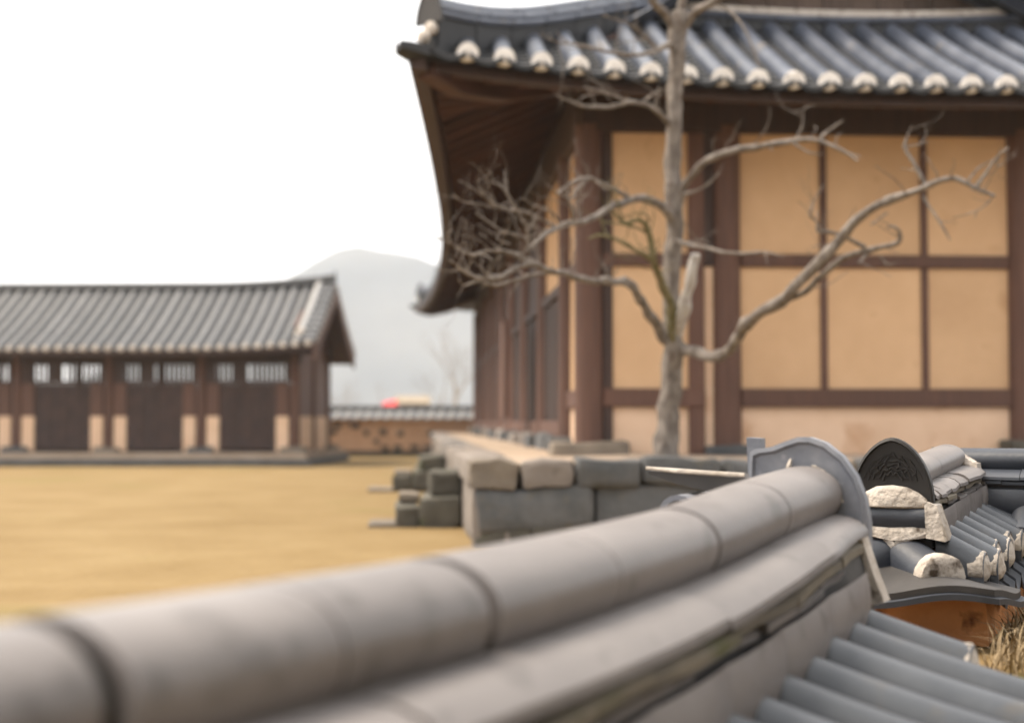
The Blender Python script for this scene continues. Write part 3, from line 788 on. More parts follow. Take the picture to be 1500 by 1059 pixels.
# ------------------------------------------------------------------ tile-capped garden walls in the foreground
D1 = Vector((-.457, -.889, 0)).normalized(); N1 = Vector((-D1.y, D1.x, 0)); D_ = Vector((-.467, -.884, 0)).normalized(); N_ = Vector((-D_.y, D_.x, 0))   # along the near wall towards the camera; to its right
WANG = math.atan2(D_.y, D_.x)
def w1(s, w, z=0): p = Vector((.648, 3.0, 0)) + D_ * s + N_ * w; return (p.x, p.y, z)      # the line of the farther walls
def ridge_profile():
    o = []; i_ = []
    for k in range(25):
        a = lerp(-.62, math.pi + .62, k / 24); b = .058 if math.sin(a) > 0 else .072
        o.append((.084 * math.cos(a), b * math.sin(a))); i_.append((.070 * math.cos(a), (b - .014) * math.sin(a)))
    return o + i_[::-1]
RIDGE_PR = ridge_profile()
def garden_wall(o, zf, joints, cover, under, cols, sc, mats, w_end, rc, body, slope=.30, sides=(1, -1), caps=True, short=None, ends=None, big={}, seed=0, lip=.07, pk=.10, bt=0, g=lambda x: 1.0, gw=lambda x: 1.0, cap=(1.03, .22, .35)):
    """stacked ridge, tile rows and clay body of a garden wall; x along, y across, zf(x) = ridge top"""
    mt, mmoss, mcol, mtr = mats
    rg = random.Random(seed)
    # dark core that carries the courses
    xs = [lerp(joints[0], joints[-1], i / 24) for i in range(25)]
    MB().sweep([[(x, w * sc * g(x), zf(x) + z * sc * g(x)) for w, z in [(.0, -.022), (.045, -.035), (.064, -.06), (.055, -.1), (.12, -.13), (.14, -.2), (.15, -.33), (-.15, -.33), (-.14, -.2), (-.12, -.13), (-.055, -.1), (-.064, -.06), (-.045, -.035)]] for x in xs]).build('ridge_core', 'tile_dark', o)
    for k in range(len(joints) - 1):
        a, b = joints[k], joints[k + 1]
        g0 = big[k] / 2 if k in big else .0008; g1 = big[k + 1] / 2 if k + 1 in big else .0008
        st = 1 + (rg.uniform(-.012, .012) if k in big else 0); rings = []; n = 7
        dz = dw = 0
        for q in range(n + 1):
            t = q / n; x = lerp(a + g0, b - g1, t); f = st * (1 + .012 * (t - .5))
            rings.append([(x, (u + dw) * sc * f * g(x), zf(x) + dz + (-.058 * sc + v * sc * f) * g(x)) for u, v in RIDGE_PR])
        MB().sweep(rings).build('ridge_tile', mt, o)
    for sg in sides:
        def course(js, pr, name, m, jit=.004, gp=.0009):
            for k in range(len(js) - 1):
                a, b = js[k] + gp, js[k + 1] - gp; n = max(2, int((b - a) / .07))
                ow = rg.uniform(-jit, jit); oz = rg.uniform(-jit, jit) * .5; tl = rg.uniform(-jit, jit) * .6
                ph = rg.uniform(0, 6)
                MB().sweep([[(lerp(a, b, q / n), sg * (w * sc * gw(lerp(a, b, q / n)) * g(lerp(a, b, q / n)) + ow * (w > .07)), zf(lerp(a, b, q / n)) + z * sc * g(lerp(a, b, q / n)) + oz + tl * (q / n - .5) + (.003 * math.sin(ph + 5 * q / n) if w > .12 else 0)) for w, z in pr] for q in range(n + 1)]).build(name, m, o)
        course(cover, [(.04, -.096), (.09, -.098), (.125, -.103), (.15, -.112), (.170, -.128), (.172, -.141), (.145, -.126), (.115, -.117), (.04, -.115)], 'cover_tile', mt)
        course(under, [(.05, -.14), (.13, -.142), (.155, -.150), (.165, -.156), (.165, -.171), (.13, -.165), (.05, -.16)], 'edge_tile', mmoss, .007)
        course([x + .17 for x in under[:-1]] + [under[-1]], [(.05, -.172), (.14, -.176), (.158, -.182), (.158, -.195), (.05, -.193)], 'edge_tile', mt, .008)
        # saddle tiles closing the gaps between the rows
        bounds = list(cols[::2]) + ([cols[-1]] if len(cols) % 2 == 0 else [])
        for k in range(len(bounds) - 1):
            a, b = bounds[k], bounds[k + 1]; v = []; f = []; NX, NZ = 8, 6
            for i in range(NX + 1):
                t = i / NX; x = lerp(a + .0002, b - .0002, t); e = 1 - abs(2 * t - 1) ** 2.5
                for q in range(NZ + 1):
                    z = -.190 - .135 * q / NZ; bul = math.sin(math.pi * min(1, .25 + q / NZ * .6))
                    v.append((x, sg * sc * g(x) * (.152 + .034 * bul * (.8 + .2 * e)), zf(x) + sc * z * g(x)))
            for i in range(NX):
                for q in range(NZ): aa = i * (NZ + 1) + q; f.append((aa, aa + 1, aa + NZ + 2, aa + NZ + 1))
            MB().add(v, f).build('saddle_tile', mt, o, fix=False)
        w0 = .165 * sc
        def cz(w): return -.262 * sc - slope * (w - .18 * sc) + .16 * max(0, w - .25) ** 2
        for k, x in enumerate(cols):
            we = w_end + rg.uniform(-.012, .012)
            if short and k in short: we = short[k]
            n = 8; rings = []; pr = halfpipe(rc, rc, .012, 12, .035)
            yaw = rg.uniform(-.02, .02); rr = 1 + rg.uniform(-.03, .03)
            for q in range(n + 1):
                w = lerp(w0, we, q / n); top = zf(x) + cz(w)
                rings.append([(x + a * rr + yaw * (w - w0), sg * w, top - rc + b * rr) for a, b in pr])
            MB().sweep(rings).build('tile_row', mcol, o)
            if caps:
                mortar_cap('tile_end', o, (x + yaw * (we - w0), sg * (we - .004), zf(x) + cz(we) - rc), (0, sg, 0), rc * cap[0], rc * cap[0], seed=seed + k * 1.7 + sg, bulge=cap[1], drop=cap[2])
        cc = [cols[0] - (cols[1] - cols[0])] + list(cols) + [2 * cols[-1] - cols[-2]]
        for k in range(len(cols) - 1):
            a, b = cols[k], cols[k + 1]; m = (a + b) / 2; hw = (b - a) / 2 * .92; mb = MB()
            nst = 3; wt = w_end + lip
            for st_ in range(nst):
                wa, wb = lerp(w0, wt, st_ / nst), min(wt, lerp(w0, wt, (st_ + 1) / nst) + .02); rings = []
                for q in range(5):
                    w = lerp(wa, wb, q / 4); ring = []
                    base = zf(m) + cz(w) - rc - .05 - (.010 * (q / 4)) - (0 if q < 4 else 0) + .012 * (st_ == 2) * 0
                    for i in range(7):
                        t = lerp(-1, 1, i / 6); ring.append((m + t * hw, sg * w, base + .035 * t * t - st_ * .004))
                    for i in range(6, -1, -1):
                        t = lerp(-1, 1, i / 6); ring.append((m + t * hw, sg * w, base + .035 * t * t - .014 - st_ * .004))
                    rings.append(ring)
                mb.sweep(rings)
            mb.build('trough_tile', mtr, o)
    # clay body
    (bx0, bx1, bw, zb) = body
    zt = min(zf(bx0), zf(bx1)) - .262 * sc - slope * (w_end - .18 * sc) - rc - .03 - bt
    v = []; f = []; nx = max(4, int((bx1 - bx0) / .12)); nz = 6
    ring = []
    def skin(x, sg):
        return [(x, sg * (bw + .008 * noise.noise(Vector((x * 7, z_ * 7, sg)))), z_) for z_ in [lerp(zb, zt, q / nz) for q in range(nz + 1)]]
    MB().sweep([skin(lerp(bx0, bx1, i / nx), 1) + [(lerp(bx0, bx1, i / nx), 0, zt + pk)] + skin(lerp(bx0, bx1, i / nx), -1)[::-1] for i in range(nx + 1)]).build('wall_body', 'clay', o)
# --- nearest wall
zk = [(-.3, -.084), (0, -.092), (.38, -.112), (.8, -.140), (1.5, -.154), (2.2, -.150), (4, -.15)]
wall1 = empty('garden_wall', (.612, 3.0, 0), math.atan2(D1.y, D1.x))
tag(wall1, 'nearest tile-capped garden wall crossing the foreground, blurred grey ridge tiles', 'wall', 'tile capped garden walls')
z1f = lambda x: CAMZ + interp(zk, x)
cols1 = [.165 + .1425 * i for i in range(19)]
garden_wall(wall1, z1f, [0, .381, .778, 1.184, 1.549, 1.844, 2.141, 2.5, 2.85], [.02, .36, 1.0, 1.82, 2.85], [.03, .25, .62, .95, 1.3, 1.7, 2.1, 2.85],
            cols1, 1.0, ('tile', 'tile_moss', 'tile_col', 'tile_navy'), .52, .056, (.07, 2.75, .24, -.05), slope=.30, short={0: .37}, big={2: .011, 4: .024, 6: .032}, seed=3, gw=lambda x: .82 + .18 * min(1, max(0, (x - .1) / .5)), g=lambda x: 1 + .06 * min(1, max(0, (x - .75) / .8)))
zE = CAMZ - .03
ol = [(.135, -.30), (.136, -.21), (.128, -.16), (.110, -.112), (.082, -.072), (.045, -.043), (.012, -.032), (-.012, -.032), (-.04, -.041), (-.07, -.053), (-.105, -.058), (-.118, -.064), (-.12, -.10), (-.12, -.20), (-.12, -.30)]
def olr(q, x): return [(x, w * q, CAMZ + (-.2 + (z + .2) * q if z > -.2 else z)) for w, z in ol]
sh = MB().sweep([olr(.02, -.038), olr(1, -.038), olr(1, -.008), olr(.94, -.006), olr(.9, -.014), olr(.5, -.016), olr(.02, -.016)], closed=False).build('ridge_end_tile', 'tile_end', wall1, ang=30)
sh['label'] = 'weathered blue arched end tile seen from behind'
MB().tube([(-.004, -.035, CAMZ - .105), (-.004, -.03, CAMZ - .09), (-.005, -.027, CAMZ - .078)], [.005, .006, .002], 6).build('mortar_drip', 'mortar', wall1)
for i in range(7):     # crumbs of mortar where the ridge meets the end tile
    a = math.pi * (.02 + .46 * i / 7 + .03 * math.sin(i * 5.1)); r = .082
    MB().tube([(-.004, r * math.cos(a), CAMZ - .172 + r * math.sin(a)), (-.003, r * math.cos(a + .12), CAMZ - .172 + r * math.sin(a + .12))], [.0022 + .0015 * (i % 3 == 0), .0018], 5).build('mortar_crumb', 'mortar', wall1)
pl = [(.118, -.21), (.128, -.212), (.142, -.26), (.158, -.31), (.178, -.362), (.15, -.37), (.128, -.29)]
MB().sweep([[(x, w, CAMZ + z) for w, z in pl] for x in (-.005, .01, .05)]).build('mortar_strip', 'mortar', wall1, ang=25)
MB().sweep([[(x, -w, CAMZ + z) for w, z in pl] for x in (-.005, .01, .05)]).build('mortar_strip', 'mortar', wall1, ang=25)
# upturned verge tile at the left end, edge whitened by mortar
vt = MB().sweep([[(-.10 + .0, w, CAMZ + z), (.02, w, CAMZ + z - .004), (.02, w, CAMZ + z - h), (-.10, w, CAMZ + z - h)] for w, z, h in ((-.10, -.116, .05), (-.18, -.112, .042), (-.26, -.108, .03), (-.34, -.103, .012))]).build('verge_tile', 'tile_dark', wall1, ang=30)
MB().tube([(.022, w, CAMZ + z) for w, z in ((-.12, -.113), (-.2, -.11), (-.28, -.106), (-.345, -.101))], [.0045, .005, .005, .0035], 6).build('mortar_edge', 'mortar', vt)
MB().sweep([[(x, w, CAMZ + z) for w, z in ((-.150, -.034), (-.118, -.036), (-.112, -.30), (-.140, -.30))] for x in (-.12, -.085)]).build('upright_tile', 'tile_end', wall1, ang=30)
for q, w in enumerate((-.25,)):
    MB().sweep([[(x, w + a, CAMZ - .20 + b) for a, b in halfpipe(.045, .045, .012, 8)] for x in (-.1, .08)]).build('tile_row', 'tile_end', wall1)

MB().sweep([[(x, w + .006 * math.sin(i * 3 + j), CAMZ + z + .004 * math.sin(i * 2 + j * 5)) for j, (w, z) in enumerate([(-.09, -.15), (-.17, -.152), (-.21, -.185), (-.30, -.205), (-.31, -.30), (-.24, -.37), (-.10, -.37)])] for i, x in enumerate((-.085, -.06, -.02, .02, .05))]).build('mortar_bed', 'mortar', wall1, ang=50)
# --- second wall, beyond the gap
O2 = w1(-.679, 0)
wall2 = empty('garden_wall', O2, WANG + math.pi)
tag(wall2, 'small garden wall end in sharp focus, dark arched end tile over orange clay', 'wall', 'tile capped garden walls')
z2f = lambda x: CAMZ - .108 + .062 * x
cols2 = [.03 + .098 * i for i in range(8)]
garden_wall(wall2, z2f, [.0, .22, .44, .68], [.0, .05, .12, .20, .30, .42, .68], [.0, .13, .25, .42, .55, .68],
            cols2, .62, ('tile', 'tile_moss', 'tile_col', 'tile_navy'), .225, .045, (-.10, .72, .235, -.05), slope=.5, seed=11, lip=.03, pk=.02, bt=.02, cap=(1.1, .28, .6))
sh2 = shield('ridge_end_tile', 'tile_black', wall2, (-.018, 0, CAMZ - .205), (-1, 0, 0), .205, .166, point=.12, th=.022, dish=.008, relief=1)
sh2['label'] = 'dark pointed arch end tile with raised pattern'
mortar_cap('mortar_bed', wall2, (-.034, 0, CAMZ - .210), (-1, 0, 0), .094, .052, seed=61, bulge=.16, drop=.12)
# cross tile under the end tile
rings = []
for i in range(6):
    w = lerp(-.088, .088, i / 5)
    rings.append([(-.012 - .034 * math.sin(a), w, CAMZ - .237 + .034 * math.cos(a)) for a in [math.pi * q / 10 for q in range(11)]])
MB().sweep(rings).build('cross_tile', 'tile_navy', wall2)
for sg in (-1, 1):
    v = [(-.03, sg * .082, -.195), (-.03, sg * .112, -.205), (-.02, sg * .135, -.285), (-.05, sg * .135, -.292), (-.045, sg * .088, -.285)]
    MB().sweep([[(x + dx, y, CAMZ + z) for x, y, z in v] for dx in (-.012, .012, .05)]).build('mortar_strip', 'mortar', wall2, ang=30)
def rough_slab(name, pts, x0, x1, seed):
    """uneven mortar smear: outline in (y, z) filled as a fan, front bulging"""
    c = Vector((sum(p[0] for p in pts) / len(pts), sum(p[1] for p in pts) / len(pts))); v = []; f = []
    P2 = []
    for i in range(len(pts)):
        a, b = Vector(pts[i]), Vector(pts[(i + 1) % len(pts)])
        for q in range(4):
            p = a.lerp(b, q / 4); p += Vector((noise.noise(Vector((p.x * 90, p.y * 90, seed))), noise.noise(Vector((p.x * 90, p.y * 90, seed + 5))))) * .005; P2.append(p)
    n = len(P2)
    for q, x in ((1, x1), (1, x0), (.75, x0 - .006), (.4, x0 - .008), (.05, x0 - .009)):
        for p in P2:
            g = c + (p - c) * q; v.append((x + .004 * noise.noise(Vector((g.x * 70, g.y * 70, seed + 9))), g.x, CAMZ + g.y))
    for k in range(4):
        for j in range(n): f.append((k * n + j, k * n + (j + 1) % n, (k + 1) * n + (j + 1) % n, (k + 1) * n + j))
    return MB().add(v, f).build(name, 'mortar', wall2, ang=60)
rough_slab('mortar_smear', [(-.10, -.262), (.10, -.262), (.095, -.278), (.02, -.292), (-.004, -.350), (-.036, -.352), (-.05, -.292), (-.095, -.280)], -.04, .02, 4)
# hip rows at the end
for sg in (-1, 1):
    d = Vector((-1, sg * .95, 0)).normalized(); s_ = Vector((-d.y, d.x, 0)); rings = []
    for q in range(6):
        t = lerp(-.03, .155, q / 5); c = Vector((-.01, sg * .03, CAMZ - .335 - .30 * t)) + d * t
        rings.append([c + s_ * a + Vector((0, 0, b)) for a, b in halfpipe(.053, .052, .012, 12, .02)])
    MB().sweep(rings).build('hip_tile', 'tile_navy', wall2)
    mortar_cap('tile_end', wall2, Vector((-.01, sg * .03, CAMZ - .380)) + d * .166 + Vector((0, 0, .008)), d, .060, .058, seed=71 + sg, bulge=.14, drop=.7)
# fan of eave plates around the end
def eave_fan(name, mat, r1, dz, th):
    v = []; f = []; NA, NR2 = 48, 5
    rows = []
    for side in (0, 1):
        for k in range(NR2 + 1):
            for i in range(NA + 1):
                ph = lerp(-math.pi * .55, math.pi * .55, i / NA)
                m = max(abs(math.cos(ph)) / .245, abs(math.sin(ph)) / .315); R_ = 1 / m * .55 + .27 * .45
                R_ *= r1
                rho = lerp(.02, R_, k / NR2)
                z = -.344 - .17 * rho - .018 * math.cos(4 * ph) * (rho / R_) ** 1.2 + dz - side * th
                v.append((-rho * math.cos(ph), rho * math.sin(ph), CAMZ + z))
    S = (NR2 + 1) * (NA + 1)
    for k in range(NR2):
        for i in range(NA):
            a = k * (NA + 1) + i
            f.append((a, a + 1, a + NA + 2, a + NA + 1)); f.append((S + a, S + a + NA + 1, S + a + NA + 2, S + a + 1))
    for i in range(NA):
        a = NR2 * (NA + 1) + i; f.append((a, a + 1, S + a + 1, S + a))
    return MB().add(v, f).build(name, mat, wall2, fix=False)
eave_fan('eave_tile', 'tile_dark', 1.0, 0, .016); eave_fan('eave_tile', 'tile_navy', 1.045, -.0165, .014)

# --- third wall running off to the right
O3 = w1(-.679 - .80, 0)
wall3 = empty('garden_wall', O3, math.atan2(N_.y, N_.x))
tag(wall3, 'blue-tiled garden wall running out of frame at the right edge', 'wall', 'tile capped garden walls')
z3f = lambda x: CAMZ - .078
garden_wall(wall3, z3f, [-.06, .3, .62, .95, 1.3, 1.6], [-.06, .2, .5, .8, 1.2, 1.6], [-.06, .15, .45, .75, 1.15, 1.6], [.0 + .11 * i for i in range(15)],
            .62, ('tile_navy', 'tile_navy', 'tile_navy', 'tile_navy'), .215, .046, (-.1, 1.6, .22, -.05), slope=.5, seed=21)
# pale mortar at the joint of second and third wall
for pts in ([(-.05, -.09, -.075), (.0, -.11, -.07), (.075, -.115, -.118), (.075, -.125, -.145), (.0, -.12, -.13)], [(.05, -.115, -.12), (.085, -.12, -.12), (.10, -.14, -.21), (.07, -.14, -.215)]):
    n = len(pts)
    MB().sweep([[(x, y + dy, CAMZ + z) for x, y, z in pts] for dy in (-.012, .06)]).build('joint_mortar', 'mortar', wall3, ang=30)

# outer ground right of the walls, dry grass and a weed
v = []; f = []; nx, ny = 60, 60
OG = .33
for j in range(ny + 1):
    for i in range(nx + 1):
        s = lerp(-1.6, 4.5, j / ny); w = lerp(-.12, 7, (i / nx) ** 1.5)
        z = OG + .05 * noise.noise(Vector((s * 1.7, w * 1.7, 4))) + .02 * noise.noise(Vector((s * 6, w * 6, 1)))
        if w < -.02: z = -.05
        v.append(w1(s, w, z))
for j in range(ny):
    for i in range(nx): a = j * (nx + 1) + i; f.append((a, a + 1, a + nx + 2, a + nx + 1))
og = MB().add(v, f).build('outer_ground', 'earth'); tag(og, kind='structure')
# unseen bank added past the right edge of frame to shade the near wall
v = []; f = []; nx, ny = 24, 30
for j in range(ny + 1):
    for i in range(nx + 1):
        s = lerp(.2, 9, j / ny); w = lerp(2.3, 9, (i / nx) ** 1.4); t = min(1, max(0, (w - 2.4) / 1.3)); e = min(1, (s - .2) / .5)
        z = OG - .03 + 8.5 * t * t * (3 - 2 * t) * e + .35 * t * noise.noise(Vector((s * 1.1, w * 1.1, 8))) + .25 * max(0, w - 3.7)
        v.append(w1(s, w, z))
for j in range(ny):
    for i in range(nx): a = j * (nx + 1) + i; f.append((a, a + 1, a + nx + 2, a + nx + 1))
tag(MB().add(v, f).build('hill_and_shade_bank', 'shade_bank'), kind='structure')
rg = random.Random(5); gb = MB()
for i in range(9000):
    s = rg.uniform(-1.35, .9); w = .27 + rg.random() ** 1.3 * 1.6
    if (s > -.55 and w < .3) or (s > -.12 and w < .66): continue
    z = OG + .05 * noise.noise(Vector((s * 1.7, w * 1.7, 4))) + .02 * noise.noise(Vector((s * 6, w * 6, 1))) - .01
    p = Vector(w1(s, w, z)); h = rg.uniform(.03, .12); a = rg.uniform(0, 6.28); t = rg.uniform(.3, 1.5)
    d = Vector((math.cos(a), math.sin(a), 0)); sd_ = Vector((-d.y, d.x, 0)) * rg.uniform(.0012, .0028)
    m = p + d * h * t * .4 + Vector((0, 0, h * .6)); e = p + d * h * t + Vector((0, 0, h * rg.uniform(.5, .95)))
    gb.add([p + sd_, p - sd_, m - sd_ * .8, m + sd_ * .8, e], [(0, 1, 2, 3), (3, 2, 4)])
tag(gb.build('dry_grass', 'straw', fix=False), 'dry straw-coloured grass below the second wall', 'grass', kind='stuff')
wp = w1(-1.0, .42, OG); we = empty('weed', wp); tag(we, 'small green leafy weed in dry grass below the second wall', 'plant')
for i in range(26):
    a = rg.uniform(0, 6.28); L_ = rg.uniform(.05, .10); wd = L_ * .28; up = rg.uniform(.5, 1.3); lf = MB()
    r0 = rg.uniform(0, .05); c = Vector((math.cos(a) * r0, math.sin(a) * r0, .0)); d = Vector((math.cos(a), math.sin(a), up)).normalized(); s_ = Vector((-math.sin(a), math.cos(a), 0))
    pts = []
    for q, ww in ((0, .1), (.3, .8), (.6, 1), (.85, .6), (1, .05)):
        p = c + d * L_ * q + Vector((0, 0, -.4 * L_ * q * q)); pts.append([p - s_ * wd * ww / 2, p + Vector((0, 0, -.1 * wd * ww)), p + s_ * wd * ww / 2])
    lf.sweep(pts, closed=False).build('leaf', 'leaf', we, fix=False)

